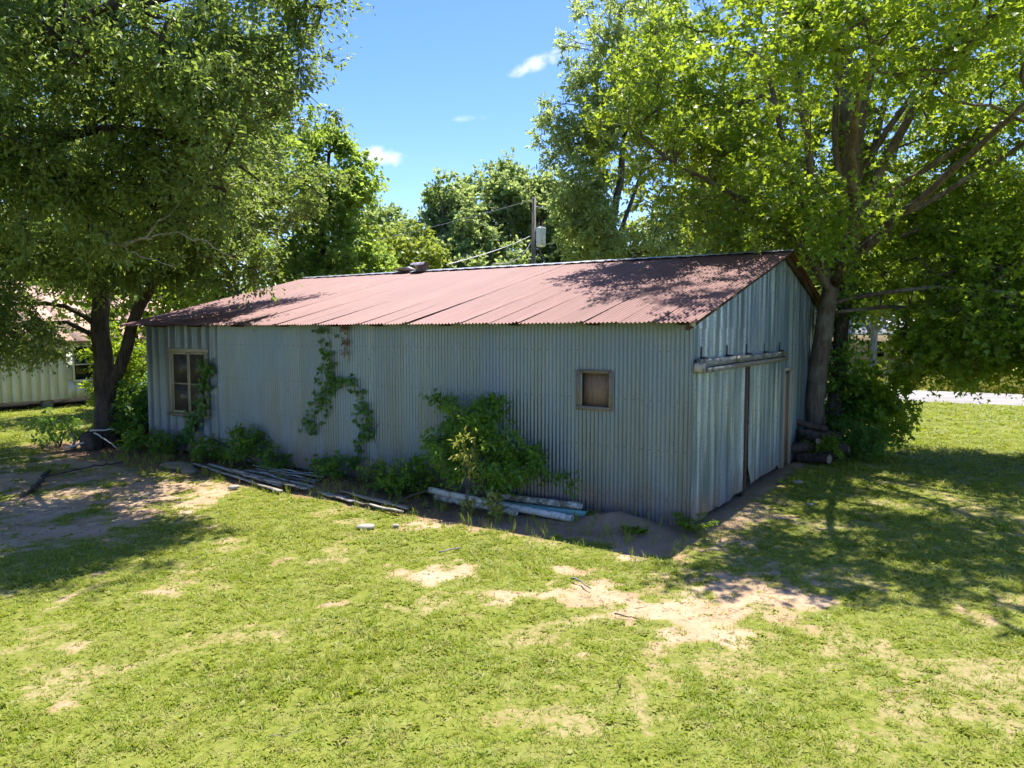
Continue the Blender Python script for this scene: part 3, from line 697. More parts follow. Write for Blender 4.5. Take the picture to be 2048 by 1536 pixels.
oak = tree('oak_tree', 'dark forked oak at the far corner of the barn overhanging its roof', B, limbs, blobs, LEAF_O, BARK_L, rg, nt=7, nl=12, tl=.6, ll=.105, lw=.05, hole=.42, nscale=.75, zmin=2.4)

# ---- nearer oak, trunk outside the left edge
rg = np.random.default_rng(303)
B = (-11.2, 12.2, 0)
limbs = [([(-11.2,12.2,-.1),(-11.15,12.2,2.5),(-11.0,12.2,5),(-10.7,12.3,7.5),(-10.4,12.4,10.5)], .34, .1),
 ([(-11.1,12.2,3.6),(-9.8,12.4,4.8),(-8.2,12.6,5.9),(-6.6,12.8,6.3),(-5.2,13,6.0),(-4.4,13.1,5.5)], .17, .03),
 ([(-11.05,12.2,4.4),(-9.6,11.6,5.6),(-8.0,11.2,6.6),(-6.2,11,7.4),(-4.6,11.2,8.2)], .15, .03),
 ([(-11,12.2,5.0),(-9.4,12.8,6.8),(-7.4,13.2,8.2),(-5,13.4,8.9),(-3.4,13.4,8.9)], .15, .02),
 ([(-11.1,12.2,4.0),(-10.4,11.0,5.2),(-9.4,9.8,6.0),(-7.8,9.6,6.4)], .13, .03)]
blobs = [((-7.4,12.2,7.6),(3.2,2.6,2.2),300),((-9.6,12.4,6.2),(2.4,2.4,2.2),180),((-5.2,12.4,7.2),(1.9,1.7,2.0),190),((-7.0,12.6,5.4),(2.3,1.6,1.0),130),((-3.9,13.2,8.7),(1.0,1.0,.6),36),((-6.4,11.6,10.0),(3.2,2.6,1.8),150),((-7.8,10.2,6.6),(1.8,1.6,1.2),80),((-4.9,11.2,6.2),(1.0,.9,1.0),50)]
oak2 = tree('oak_tree', 'nearest oak whose low limbs reach in from the left edge', B, limbs, blobs, LEAF_O, BARK_L, rg, nt=7, nl=12, tl=.58, ll=.10, lw=.046, hole=.46, nscale=.85, zmin=3.0)

DEADW = mat_bark('bleached dead limb', (.20, .17, .14), (.40, .36, .31))
for pts, r0 in (([(-6.9, 12.6, 4.3), (-6.3, 12.5, 4.4), (-5.9, 12.4, 4.6), (-5.5, 12.3, 4.95)], .035), ([(-6.3, 12.5, 4.4), (-5.6, 12.3, 4.5), (-5.0, 12.2, 4.35), (-4.6, 12.2, 4.1)], .022), ([(-6.6, 12.55, 4.35), (-6.0, 12.3, 4.1), (-5.5, 12.2, 3.95)], .016),
                ([(-9.4, 12, 6.2), (-8.6, 11.9, 6.5), (-8.0, 11.8, 6.4)], .018), ([(-8.7, 11.9, 6.45), (-8.4, 11.8, 6.9)], .010)):
    P = smooth_poly(pts, .12, rg, .2); MB().tube(P, np.linspace(r0, r0 * .35, len(P)), 6).build('dead_branch', DEADW, oak2, True, offset=(-11.2, 12.2, 0))
# ---- trees behind the barn and across the road
rg = np.random.default_rng(404)
def upright(name, label, x, y, h, rx, zc, rz, n, leafmat, bark, group, nl=10, nt=6, ll=.2, lw=.15, tl=.9, rtrunk=.25, hole=.36, blobs=None, zb=None, step=.8, nscale=.4, multi=1):
    B = (x, y, 0); limbs = [([(x, y, -.1), (x + rg.normal(0, .1), y, h * .3), (x + rg.normal(0, .25), y, h * .6), (x + rg.normal(0, .3), y, h * .9)], rtrunk, rtrunk * .25)]
    for k in range(multi + 1):
        a = rg.uniform(0, 6.28); d = np.array([math.cos(a), math.sin(a) * .7]); z0 = h * rg.uniform(.16, .4)
        limbs.append(([(x, y, z0), (x + d[0] * rx * .3, y + d[1] * rx * .3, z0 + h * .14), (x + d[0] * rx * .65, y + d[1] * rx * .65, z0 + h * .34)], rtrunk * .5, rtrunk * .15))
    bl_ = blobs or [((x, y, zc), (rx, rx * .9, rz), n)]
    return tree(name, label, B, limbs, bl_, leafmat, bark, rg, nt=nt, nl=nl, tl=tl, ll=ll, lw=lw, group=group, hole=hole, nscale=nscale, zmin=zb or h * .14, twigs=False, kbig=8, step=step, rt=.014, rcut=.018)
upright('sweetgum_tree', 'bright sweetgum with stepped leafy outline just behind the barn', -7.9, 32, 11.6, 2.5, 7, 4.6, 300, LEAF_G, BARK_F, None, ll=.17, lw=.15, tl=.7,
        blobs=[((-8.1,32,5.2),(3.0,2.4,3.0),230),((-7.8,32,8.4),(2.1,1.9,2.2),140),((-7.6,32,10.4),(1.0,1.0,1.2),40),((-6.6,32,9.4),(.8,.8,1.2),26),((-5.9,32,4.6),(1.2,1.4,2.4),70)])
upright('sweetgum_tree', 'taller sweetgum rising behind the oaks left of the sky gap', -10.4, 29.5, 14.5, 3.0, 9, 5.4, 330, LEAF_G, BARK_F, None, ll=.17, lw=.15, tl=.75,
        blobs=[((-10.8,29.5,7.0),(3.4,2.6,4.0),260),((-10.2,29.5,10.6),(2.4,2.0,2.6),130),((-9.4,29.5,12.6),(1.3,1.2,1.6),60)])
FG = 'trees across the road beyond the barn'
upright('roadside_tree', 'small round far tree at the left foot of the sky gap', -11.0, 62, 12.8, 2.6, 10.2, 2.7, 170, LEAF_F, BARK_F, FG, ll=.34, lw=.24, tl=1.1)
upright('roadside_tree', 'yellow green low tree behind the middle of the roof ridge', -8.2, 52, 9.6, 4.0, 6.4, 3.4, 330, LEAF_Y, BARK_F, FG, ll=.30, lw=.2, tl=1.0)
upright('roadside_tree', 'pale low tree left of the dark round crown behind the ridge', -13.2, 53, 8.6, 3.6, 5.6, 3.4, 260, LEAF_Y, BARK_F, FG, ll=.30, lw=.2, tl=1.0)
upright('roadside_tree', 'dense dark green round tree behind the ridge left of the pole', -4.6, 56, 14.0, 4.3, 8.0, 5.2, 330, LEAF_F, BARK_F, FG, ll=.30, lw=.2, tl=1.0,
        blobs=[((-3.6,55,7.0),(4.6,3.4,4.0),380),((-5.0,57,11.2),(3.0,2.6,3.1),220)])
upright('roadside_tree', 'broad airy tree with forked limbs behind the utility pole', 1.2, 60, 15.6, 5.2, 11.2, 4.2, 330, LEAF_F, BARK_F, FG, ll=.32, lw=.22, tl=1.1, hole=.36, rtrunk=.22, multi=5,
        blobs=[((-.8,60,13.0),(4.2,3,3.3),290),((3.4,60,12.2),(3.4,3,3.4),230),((1.2,60,7.6),(5.2,3,2.4),150),((5.5,58,7.5),(3,3,4.5),170)])
upright('hickory_tree', 'grey green tree with hanging leaves left of the maple', 4.4, 33, 17.5, 3.6, 11, 6.5, 420, LEAF_H, BARK_F, None, ll=.22, lw=.09, tl=.85, nl=13,
        blobs=[((5.4,33,15.0),(2.9,2.6,3.6),170),((4.1,33,11.4),(2.7,2.4,3.0),170),((3.6,33,8.0),(1.7,2.2,2.6),80),((5.6,33,6.6),(2.8,2.4,3.0),120)])
upright('roadside_tree', 'tree filling the gap right of the barn ridge behind the maple', 9.5, 36, 15, 4.5, 8.5, 6.0, 300, LEAF_Y, BARK_F, FG, ll=.26, lw=.18, tl=1.0)
for (x, y, h, rx, lab, mt, bk) in ((17.5, 49, 15, 4.6, 'pale trunked tree across the road, nearer the maple', LEAF_F, BARK_P), (22.5, 46, 14, 4.4, 'pale trunked tree across the road, farther from the maple', LEAF_Y, BARK_P),
        (29, 50, 15, 5.2, 'dark tree across the road in front of the tan house', LEAF_F, BARK_F), (36, 52, 14, 5.4, 'tree across the road at the right edge of the picture', LEAF_F, BARK_F), (25.5, 62, 17, 6, 'tall far tree behind the tan house', LEAF_F, BARK_F)):
    upright('roadside_tree', lab, x, y, h, rx, h * .62, h * .36, 210, mt, bk, FG, ll=.34, lw=.24, tl=1.15)
for (x, y, h, rx, lab, mt) in ((-19, 40, 12, 4.6, 'leafy tree behind the white house near its ridge', LEAF_F), (-29, 44, 14, 5.2, 'tall tree behind the white house at the left edge', LEAF_F), (-13.0, 25.5, 9.5, 2.8, 'young leafy tree between white house and barn', LEAF_M)):
    upright('yard_tree', lab, x, y, h, rx, h * .6, h * .36, 190, mt, BARK_F, 'trees around the white house', ll=.26 if y > 30 else .16, lw=.18 if y > 30 else .12, tl=1.0)
# far woods closing the horizon
rg = np.random.default_rng(500); N = 900
ang = rg.uniform(-1.15, 1.15, N); rd = rg.uniform(85, 125, N)
C = np.stack([np.sin(ang) * rd, np.cos(ang) * rd, rg.uniform(.5, 1, N) ** .6 * (7 + 5 * vnoise(np.stack([ang * 12, ang * 0], -1), 4))], -1); C[:, 2] *= rg.uniform(.1, 1, N)
D = np.tile([0, 0, 1.], (N, 1)) + rg.normal(0, .6, (N, 3)); D /= np.linalg.norm(D, axis=1)[:, None]
fw, _, _ = leaf_mesh('far_woods', C, D, rg, LEAF_F, 8, 14, 3.6, .95, .7, .1, .7, jitter=.5)
tag(fw, 'far green woods closing the horizon', 'woods', kind='stuff')

# ------------------------------------------------------------------ white house on the left (wall plane s = 26.1 faces the barn)
HS0, HT0, HT1, HZ0, HZ1 = 26.1, -9.0, 9.2, .28, 2.52
house = empty('white_house', tuple(LW(HS0, HT0, 0)), -TH)
tag(house, 'white board sided house with faded pink roof behind the left oak', 'house')
m = Mat('white painted boards'); n = m.noise(m.pos((3, 3, .5)), 2, 5, .65); n2 = m.noise(m.pos(), 9, 5, .75)
c = m.mix(m.ramp(n, .3, .7), (.58, .58, .50), (.74, .74, .66)); c = m.mix(m.ramp(n2, .62, .72, 0, .6), c, (.30, .26, .19))
WBOARD = m.pbr(c, .8, 0, m.bump(n, .2, .005), .3)
PW = .32; k = int((HT1 - HT0) / PW)
pl = MB().box((0, .003, 0), (.014, PW - .003, 1)).data('plank', WBOARD)
def hpl(t0, t1, z0, z1):
    o = obj('plank', pl, house, (rng.uniform(-.002, .003), t0, z0)); o.scale = (1, (t1 - t0) / PW, z1 - z0)
HWIN = (4.37 - HT0, 5.32 - HT0, .97, 2.30)
for q in range(k):
    a, b = q * PW, (q + 1) * PW
    if b > HWIN[0] and a < HWIN[1]:
        hpl(a, b, HZ0 + rng.uniform(0, .02), HWIN[2]); hpl(a, b, HWIN[3], HZ1)
    else: hpl(a, b, HZ0 + rng.uniform(0, .03), HZ1)
MB().box((-6.8, .05, HZ0), (-.002, HT1 - HT0 - .05, HZ1 - .02)).build('wall', WBOARD, house)
MB().box((-6.6, .2, -.05), (-.35, HT1 - HT0 - .2, HZ0 - .002)).build('crawl_space', DARK, house)
for q in range(8):
    MB().box((-.34, .3 + q * 2.4, -.05), (-.06, .62 + q * 2.4, HZ0 - .004), .01, rng).build('pier', mat_flat('block pier', (.25, .23, .2)) if q == 0 else bpy.data.materials['block pier'], house)
hw = empty('window', (.0, HWIN[0], HWIN[2])); hw.parent = house; a, b = HWIN[1] - HWIN[0], HWIN[3] - HWIN[2]
DGL = Mat('dark window glass'); DGL = DGL.pbr((.01, .012, .012), .08, 0, None, .5)
MB().box((.0, .0, .0), (.012, a, b)).build('pane', DGL, hw)
for (y0, y1, z0, z1) in ((-.04, .03, -.05, b + .05), (a - .03, a + .04, -.05, b + .05), (.031, a - .031, -.05, .03), (.031, a - .031, b - .03, b + .05), (.031, a - .031, b * .45, b * .45 + .04)):
    MB().box((.013, y0, z0), (.06, y1, z1), .002, rng).build('frame', WBOARD, hw)
HROOF = mat_flat('faded pink shingles', (.50, .33, .25), .9, .2, 6)
rz0, rise, dep = HZ1 - .05, 2.35, 3.9
for sgn in (0, 1):
    for q in range(14):
        t0 = -.5 + q * (HT1 - HT0 + 1) / 14; t1 = t0 + (HT1 - HT0 + 1) / 14 - .006
        x0, x1 = (.5, -3.4) if not sgn else (-7.3, -3.4)
        h = .05 + .008 * (q % 2)
        V = [(x0, t0, rz0), (x0, t1, rz0), (x1, t1, rz0 + rise), (x1, t0, rz0 + rise)]; V = V + [(x, y, z + h) for x, y, z in V]
        MB().add(V, [[0, 3, 2, 1], [4, 5, 6, 7], [0, 1, 5, 4], [2, 3, 7, 6], [0, 4, 7, 3], [1, 2, 6, 5]]).build('roof_panel', HROOF, house)
for t in (.03, HT1 - HT0 - .03):
    MB().add([(-.05, t, HZ1), (-6.75, t, HZ1), (-3.4, t, HZ1 + rise - .3), (-.05, t + .02, HZ1), (-6.75, t + .02, HZ1), (-3.4, t + .02, HZ1 + rise - .3)], None, [[0, 1, 2], [3, 5, 4]]).build('gable', WBOARD, house)

# tan house far across the road
th_ = empty('tan_house', (29.5, 57, 0), -TH); tag(th_, 'low tan house with pale metal roof across the road', 'house')
TAN = mat_flat('tan siding', (.40, .32, .22)); PALE = mat_flat('pale metal roof', (.30, .31, .33), .5, .1, 4)
MB().box((-7, -3, 0), (7, 3, 2.7)).build('wall', TAN, th_)
for a in (-1, 1):
    V = [(-7.5, a * 3.5, 2.55), (7.5, a * 3.5, 2.55), (7.5, 0, 4.0), (-7.5, 0, 4.0)]; V += [(x, y, z + .1) for x, y, z in V]
    MB().add(V, [[0, 3, 2, 1], [4, 5, 6, 7], [0, 1, 5, 4], [2, 3, 7, 6], [0, 4, 7, 3], [1, 2, 6, 5]]).build('roof', PALE, th_)
for x in (-5, -1.5, 4.2): MB().box((x, -3.05, .95), (x + 1.1, -3.005, 2.1)).build('window', DGL, th_)
MB().box((1.2, -3.06, .05), (2.2, -3.005, 2.1)).build('door', WBOARD, th_)

# ------------------------------------------------------------------ utility pole with transformer and wires
pb = (1.12, 40, 0); pole = empty('utility_pole', pb); tag(pole, 'wooden utility pole with white transformer can rising behind the roof ridge', 'pole')
POLEM = mat_wood('pole wood', (.16, .125, .095), (.30, .25, .20), (8, 8, .8), False)
MB().tube([(0, 0, -.2), (.02, 0, 5), (.06, 0, 10.0)], [.14, .12, .10], 12).build('post', POLEM, pole, True)
tf = MB(); zz = [7.38, 7.40, 7.44, 8.28, 8.33, 8.36, 8.42]; rr_ = [.2, .24, .255, .255, .27, .27, .12]
tf.tube([(.42, -.05, z) for z in zz], rr_, 20); tfo = tf.build('transformer', mat_flat('white enamel', (.74, .76, .80), .45, .08, 3), pole, True)
MB().box((.08, -.1, 8.05), (.2, .02, 8.12)).box((.08, -.1, 7.6), (.2, .02, 7.67)).build('bracket', WOOD_D, pole)
for dx in (-.09, .09): MB().tube([(.42 + dx, -.05, 8.40 + q * .03) for q in range(9)], [.03, .05, .03, .05, .03, .05, .03, .04, .02], 8).build('bushing', WOOD_G, tfo, True)
CABLE = mat_flat('pale insulated cable', (.50, .50, .48), .6, .1); WIRE = mat_flat('thin dark wire', (.22, .22, .22), .5, .1)
def wire(label, a, b, sag, r, mat, name='power_line', group=None):
    a, b = np.array(a, float), np.array(b, float); u = np.linspace(0, 1, 26)[:, None]
    P = a + (b - a) * u; P[:, 2] -= (4 * sag * u * (1 - u))[:, 0]
    o = MB().tube(P, r, 6).build(name, mat, None, True, loc=tuple(a), offset=a); tag(o, label, 'power line', group)
endb = LW(8.7, W2 + .05, 4.66)
wire('thick pale service cable sagging from the pole to the barn ridge', (1.0, 39.9, 7.95), endb, .1, .017, CABLE)
wire('thin wire running below the service cable to the barn', (1.0, 39.9, 7.6), LW(7.2, W2 + .05, 4.62), .35, .016, WIRE)
wire('topmost wire leaving the pole to the left', (1.1, 39.95, 9.85), (-28, 70, 9.6), .8, .02, WIRE)
wire('wire strung from the pole to the right through the maple crown', (1.25, 39.9, 9.5), (40, 14.8, 9.2), 3.6, .022, CABLE)
wire('guy wire slanting down to the right of the pole', (1.2, 40, 7.9), (4.6, 41.5, .0), .05, .014, WIRE, 'guy_wire')

# ------------------------------------------------------------------ shrubs, vines and weeds
def shrub(name, label, s, t, h, rx, ry, n, leafmat, seed, stems=6, nt=5, nl=9, ll=.09, lw=.05, tl=.28, group=None, world=None, extra=None, z0=.0, hole=.3, cat='shrub', droop=.25, lobes=False):
    r = np.random.default_rng(seed); b = LW(s, t, 0) if world is None else np.array([*world, 0.])
    limbs = []
    for k in range(stems):
        a = k / stems * 6.283 + r.uniform(0, .6); d = LW(s, t) * 0
        ex = np.array([math.cos(a) * rx * .6, math.sin(a) * ry * .6, 0]); ex = np.array([ex[0] * CT + ex[1] * ST, -ex[0] * ST + ex[1] * CT, 0])
        limbs.append(([b + [0, 0, -.05], b + ex * .35 + [0, 0, h * .4], b + ex + [0, 0, h * r.uniform(.6, .85)]], .014, .006) if k == 0 or True else None)
    A = crown_points([((0, 0, h * .55 + z0), (rx, ry, h * .47), n)], r, hole, 1.6, seed)
    A = np.stack([A[:, 0] * CT + A[:, 1] * ST, -A[:, 0] * ST + A[:, 1] * CT, A[:, 2]], 1) + b
    if extra is not None: A = np.vstack([A, np.array([LW(*e) for e in extra])])
    # keep clear of the barn walls
    ss, tt = to_local(A[:, 0], A[:, 1]); bad = (tt > -.06) & (tt < W) & (ss > -.05) & (ss < L); A = A[~bad]; A = A[A[:, 2] > .05]
    pos, par, rad, dirn, tips, cnt = grow(limbs, A, r, .14, .0, .0035, .4)
    e = empty(name, tuple(b)); tag(e, label, cat, group)
    mb = MB(); skeleton_mesh(pos, par, rad, cnt, mb, 6); mb.build('stems', BARK_F, e, True, offset=b)
    leaf_mesh('leaves', pos[tips], dirn[tips], r, leafmat, nt, nl, tl, ll, lw, droop, .8, e, b, .7, jitter=.03, lobes=lobes)
    return e
shrub('shrub', 'large leafy green shrub leaning on the barn wall above the pipes', 3.3, -.6, 1.75, 1.12, .42, 150, LEAF_S, 71, stems=9, nt=6, nl=8, ll=.085, lw=.042, tl=.26,
      extra=[(4.45, -.4, 1.75), (4.3, -.4, 1.72), (4.1, -.4, 1.7), (4.05, -.4, 1.5), (4.2, -.4, 1.6), (2.0, -.4, .62), (2.2, -.4, .6), (1.75, -.4, .55), (2.4, -.5, .8), (3.1, -.5, 1.75), (3.0, -.5, 1.6)])
shrub('yellow_sprig', 'sunlit yellow leaf sprigs standing out of the large shrub', 3.15, -1.2, 1.6, .14, .1, 12, LEAF_YS, 72, stems=2, nt=3, nl=9, ll=.09, lw=.03, tl=.2, hole=0, cat='plant')  # sunlit look of the shrub tips put into a yellower leaf colour
shrub('weed', 'pale leafy weed in front of the pipes under the large shrub', 2.75, -1.05, .45, .12, .1, 5, LEAF_YS, 73, stems=2, nt=4, nl=6, ll=.11, lw=.04, tl=.12, hole=0, cat='plant')
WG = 'small bushes along the barn wall'
for k, (s, t, h, rx, n, lab) in enumerate(((11.0, -.35, .5, .42, 34, 'dark low bush below the twin window, right of its vine'), (9.6, -.4, .72, .5, 56, 'roundest bush along the wall behind the white boards'), (8.75, -.35, .42, .3, 20, 'small sprawling bush right of the roundest wall bush'),
        (6.9, -.5, .55, .42, 40, 'low bush under the central hanging vines'), (5.3, -.75, .5, .55, 50, 'low leafy bush left of the large shrub'), (4.7, -.5, .62, .4, 34, 'bush merging into the left side of the large shrub'), (12.7, -.4, .42, .4, 30, 'dark bush at the foot of the window vine'), (13.6, -.45, .5, .4, 34, 'dark bush at the far left corner of the wall'))):
    shrub('bush', lab, s, t, h * 1.1, rx * 1.1, .3, int(n * .75), LEAF_S, 80 + k, stems=5, nt=4, nl=6, ll=.085, lw=.055, tl=.22, group=WG, hole=.42)
# undergrowth round the maple
shrub('undergrowth_bush', 'broad leaved dark bush growing behind the maple trunk', 0, 0, 2.3, .8, .7, 70, LEAF_S, 91, world=(8.25, 17.5), stems=8, nt=6, nl=7, ll=.13, lw=.09, tl=.36)
shrub('undergrowth_bush', 'drooping leafy bush beside the road gap right of the maple', 0, 0, 2.0, .8, .7, 70, LEAF_M, 92, world=(8.7, 17.2), stems=7, nt=6, nl=7, ll=.12, lw=.08, tl=.34)
shrub('undergrowth_bush', 'low feathery bush at the foot of the maple', 0, 0, .85, .6, .5, 70, LEAF_V, 93, world=(7.75, 16.5), stems=7, nt=6, nl=10, ll=.08, lw=.03, tl=.25)
shrub('undergrowth_bush', 'young weeds between the log pile and the maple', 0, 0, .5, .4, .3, 26, LEAF_M, 94, world=(6.9, 16.1), stems=5, nt=5, nl=8, ll=.09, lw=.04, tl=.18)
shrub('undergrowth_bush', 'thick bush at the foot of the left oak', 0, 0, 1.7, .8, .7, 110, LEAF_V, 95, world=(-9.5, 18.9), stems=7, nt=6, nl=10, ll=.1, lw=.07, tl=.3)
shrub('undergrowth_bush', 'bush screening the white house corner behind the oak', 0, 0, 2.9, 1.3, .9, 130, LEAF_M, 96, world=(-11.3, 21.5), stems=7, nt=6, nl=10, ll=.12, lw=.08, tl=.35)
shrub('undergrowth_bush', 'ragged sapling left of the oak trunk', 0, 0, .9, 1.0, .5, 24, LEAF_V, 97, world=(-11.3, 18.3), stems=6, nt=5, nl=8, ll=.09, lw=.05, tl=.26)
# vine-clad second trunk behind the maple
e = empty('vine_covered_trunk', (7.75, 17.75, 0)); tag(e, 'dark vine covered trunk standing right behind the maple', 'tree')
rg = np.random.default_rng(640); P = smooth_poly([(7.75, 17.75, -.1), (7.85, 17.75, 2), (8.0, 17.8, 4), (8.15, 17.8, 6.5), (8.2, 17.9, 9)], .4, rg)
MB().tube(P, np.linspace(.2, .08, len(P)), 10).build('trunk', BARK_L, e, True, offset=(7.75, 17.75, 0))
u = rg.uniform(.1, .8, 150); C = P[(u * (len(P) - 1)).astype(int)] + rg.normal(0, .22, (150, 3)); D = rg.normal(0, 1, (150, 3)); D /= np.linalg.norm(D, axis=1)[:, None]
leaf_mesh('crown', C, D, rg, LEAF_V, 4, 9, .3, .1, .07, .4, .5, e, (7.75, 17.75, 0))

def vine(label, path, n, seed, spread=.12, ll=.085, name='vine', leafmat=None, nl=3, dens=None):
    r = np.random.default_rng(seed); P = smooth_poly([LW(s, -.05, z) for s, z in path], .08, r, .2); b = P[-1] * np.array([1, 1, 0]) + np.array([0, 0, path[-1][1]])
    e = empty(name, tuple(b)); tag(e, label, 'vine')
    MB().tube(P, .007, 5).build('stem', WOOD_G, e, True, offset=b)
    u = r.random(n) if dens is None else np.interp(r.random(n), np.cumsum(dens) / np.sum(dens), np.linspace(0, 1, len(dens)))
    C = P[np.clip((u * (len(P) - 1)).astype(int), 0, len(P) - 1)]
    wx = np.array([CT, -ST, 0]); outw = np.array([-ST, -CT, 0])
    C = C + wx * r.normal(0, spread, (n, 1)) + np.array([0, 0, 1.]) * r.normal(0, spread * .6, (n, 1)) + outw * np.abs(r.normal(.03, .05, (n, 1)))
    # heart shaped leaves facing outwards
    ax = np.array([0, 0, -1.]) + r.normal(0, .45, (n * nl, 3)); ax /= np.linalg.norm(ax, axis=1)[:, None]
    nr = outw + np.array([0, 0, .5]) + r.normal(0, .4, (n * nl, 3)); nr -= (nr * ax).sum(1)[:, None] * ax; nr /= np.linalg.norm(nr, axis=1)[:, None]
    sd = np.cross(nr, ax); p = np.repeat(C, nl, 0) + wx * r.normal(0, .035, (n * nl, 1)) + np.array([0, 0, 1.]) * r.normal(0, .035, (n * nl, 1)) + outw * r.uniform(0, .05, (n * nl, 1))
    l = (ll * r.uniform(.55, 1.25, n * nl))[:, None]
    V = np.stack([p, p - ax * l * .12 + sd * l * .28, p + ax * l * .25 + sd * l * .48, p + ax * l, p + ax * l * .25 - sd * l * .48, p - ax * l * .12 - sd * l * .28], 1)
    bb = np.arange(n * nl)[:, None] * 6; F = np.concatenate([bb + np.array(f) for f in ([0, 1, 2], [0, 2, 3], [0, 3, 4], [0, 4, 5])])
    obj('leaves', mesh_data('leaves', V.reshape(-1, 3) - b, F, leafmat or LEAF_V, False, {'tint': np.repeat(r.random(n * nl), 6)}), e)
    return e
vine('vine climbing the right side of the twin window', [(11.28, 2.1), (11.3, 1.75), (11.42, 1.4), (11.55, 1.1), (11.85, .8), (12.05, .55), (12.6, .2)], 200, 1, .13, dens=[.8, 1.5, 1, 1, 2, 2, 1.2, .8])
vine('left strand of the central vine hanging from the eave', [(7.42, 2.93), (7.33, 2.6), (7.38, 2.2), (7.3, 1.95), (7.5, 1.6), (7.75, 1.25), (7.9, .95), (7.95, .85)], 110, 2, .12, dens=[.25, .3, .6, 2.5, 2, 1.6, 1.2, 1])
vine('right strand of the central vine trailing down to the ground', [(7.15, 1.85), (6.9, 1.95), (6.55, 1.75), (6.45, 1.45), (6.3, 1.1), (6.5, .75), (6.6, .4), (6.75, .15)], 95, 3, .09, dens=[.9, .5, .7, .7, 1.4, 1.5, 1.3, 1.4])
dv = vine('dead brown vine hanging from the eave above the central vine', [(6.88, 3.0), (6.86, 2.8), (6.9, 2.6), (6.84, 2.3)], 60, 4, .05, .05, 'dead_vine', LEAF_DEAD, 2, dens=[2, 1.4, 1, .4])
wire_v = MB().tube(smooth_poly([LW(6.25, -.06, .9), LW(6.0, -.12, .6), LW(5.75, -.2, .15)], .1, rng), .006, 4).build('dry_stem', WOOD_G, None, True, loc=tuple(LW(5.75, -.2, .15)), offset=LW(5.75, -.2, .15)); tag(wire_v, 'thin dry stem leaning on the wall right of the central vine', 'stem')
# fern-like weed at the near corner
def fern(label, b, n, h, seed, mat=None, name='fern_weed'):
    r = np.random.default_rng(seed); b = np.array([*b, 0.]); e = empty(name, tuple(b)); tag(e, label, 'weed')
    st = MB(); Vs = []; tn = []
    for k in range(n):
        a = r.uniform(0, 6.28); ln = h * r.uniform(.6, 1.1); d = np.array([math.cos(a), math.sin(a), 0])
        u = np.linspace(0, 1, 9)[:, None]; P = d * u * ln * .75 + np.array([0, 0, 1.]) * (u * 1.15 - .62 * u ** 2) * ln
        st.tube(P, np.linspace(.004, .0015, 9), 4, False); sdv = np.cross(d, [0, 0, 1.])
        for q in range(2, 9):
            for sg in (-1, 1):
                for qq in range(2):
                    p = P[q] - (P[q] - P[q - 1]) * qq * .5; l = .10 * math.sin((q - qq * .5) / 9 * 2.6) + .02; ax = sdv * sg + d * .6 + r.normal(0, .15, 3); ax /= np.linalg.norm(ax); s2 = np.cross(ax, [0, 0, 1.])
                    Vs += [p, p + ax * l * .4 + s2 * l * .14, p + ax * l + np.array([0, 0, -.2 * l]), p + ax * l * .4 - s2 * l * .14]; tn += [r.random()] * 4
    st.build('stems', LEAF_M, e, True); b4 = np.arange(len(Vs) // 4)[:, None] * 4
    obj('leaves', mesh_data('leaves', Vs, np.concatenate([b4 + np.array([0, 1, 2]), b4 + np.array([0, 2, 3])]), mat or LEAF_M, False, {'tint': tn}), e)
fern('feathery fern like weed at the near corner of the barn', LW(-.18, -.25)[:2], 13, .42, 5)
fern('small feathery weed on the earth heap', LW(.5, -.75)[:2], 7, .24, 6)
fern('weed sprouting beside the pipe ends', LW(1.35, -.3)[:2], 6, .22, 7)

# ------------------------------------------------------------------ pipes, boards, logs, debris
def pipemat(name, c, stain_or_sheen, amt):
    m = Mat(name); n = m.noise(m.pos(), 9, 5, .7); n2 = m.noise(m.pos(), 40, 3, .7)
    return m.pbr(m.mix(m.ramp(n2, .5, .75, 0, .4), m.mix(m.ramp(n, amt, amt + .13), c, stain_or_sheen), tuple(x * .5 for x in stain_or_sheen)), .55, 0, None, .4)
PM = [pipemat('white plastic pipe', (.60, .57, .49), (.27, .23, .16), .5), pipemat('stained plastic pipe', (.50, .47, .39), (.19, .16, .11), .44), pipemat('lichened plastic pipe', (.58, .56, .49), (.17, .14, .095), .42), pipemat('green plastic pipe', (.20, .40, .33), (.30, .36, .29), .52)]
def pipe(label, a, b, r, mat):
    a, b = LW(*a), LW(*b); d = (b - a) / np.linalg.norm(b - a); u = np.cross(d, [0, 0, 1.]); u /= np.linalg.norm(u); v = np.cross(u, d)
    k = 18; an = np.arange(k) * 2 * np.pi / k; ring = np.cos(an)[:, None] * u + np.sin(an)[:, None] * v
    V = []; n = 7
    for q in range(n):
        f = q / (n - 1); V.append(a + (b - a) * f - np.array([0, 0, .012 * math.sin(f * 3.14)]) + ring * r)
    V.append(b + ring * r * .86); V.append(b - d * .4 + ring * r * .86); V.append(a + ring * r * .86); V.append(a + d * .4 + ring * r * .86)
    V = np.concatenate(V); Q = []
    def band(i, j):
        for x in range(k): Q.append((i * k + x, i * k + (x + 1) % k, j * k + (x + 1) % k, j * k + x))
    for q in range(n - 1): band(q, q + 1)
    band(n - 1, n); band(n, n + 1); band(n + 2, 0); band(n + 3, n + 2)
    o = obj('pipe', mesh_data('pipe', V - b, Q, mat, True), None, tuple(b)); tag(o, label, 'pipe', 'plastic pipes stacked against the wall')
pipe('longest off white pipe, front and topmost of the left stack', (4.35, -.66, .175), (1.58, -.66, .06), .056, PM[0])
pipe('stained grey pipe lying under the longest pipe', (4.25, -.62, .06), (2.5, -.80, .06), .054, PM[1])
pipe('lichen spotted pipe nearest the wall with open right end', (3.6, -.36, .17), (1.63, -.28, .17), .056, PM[2])
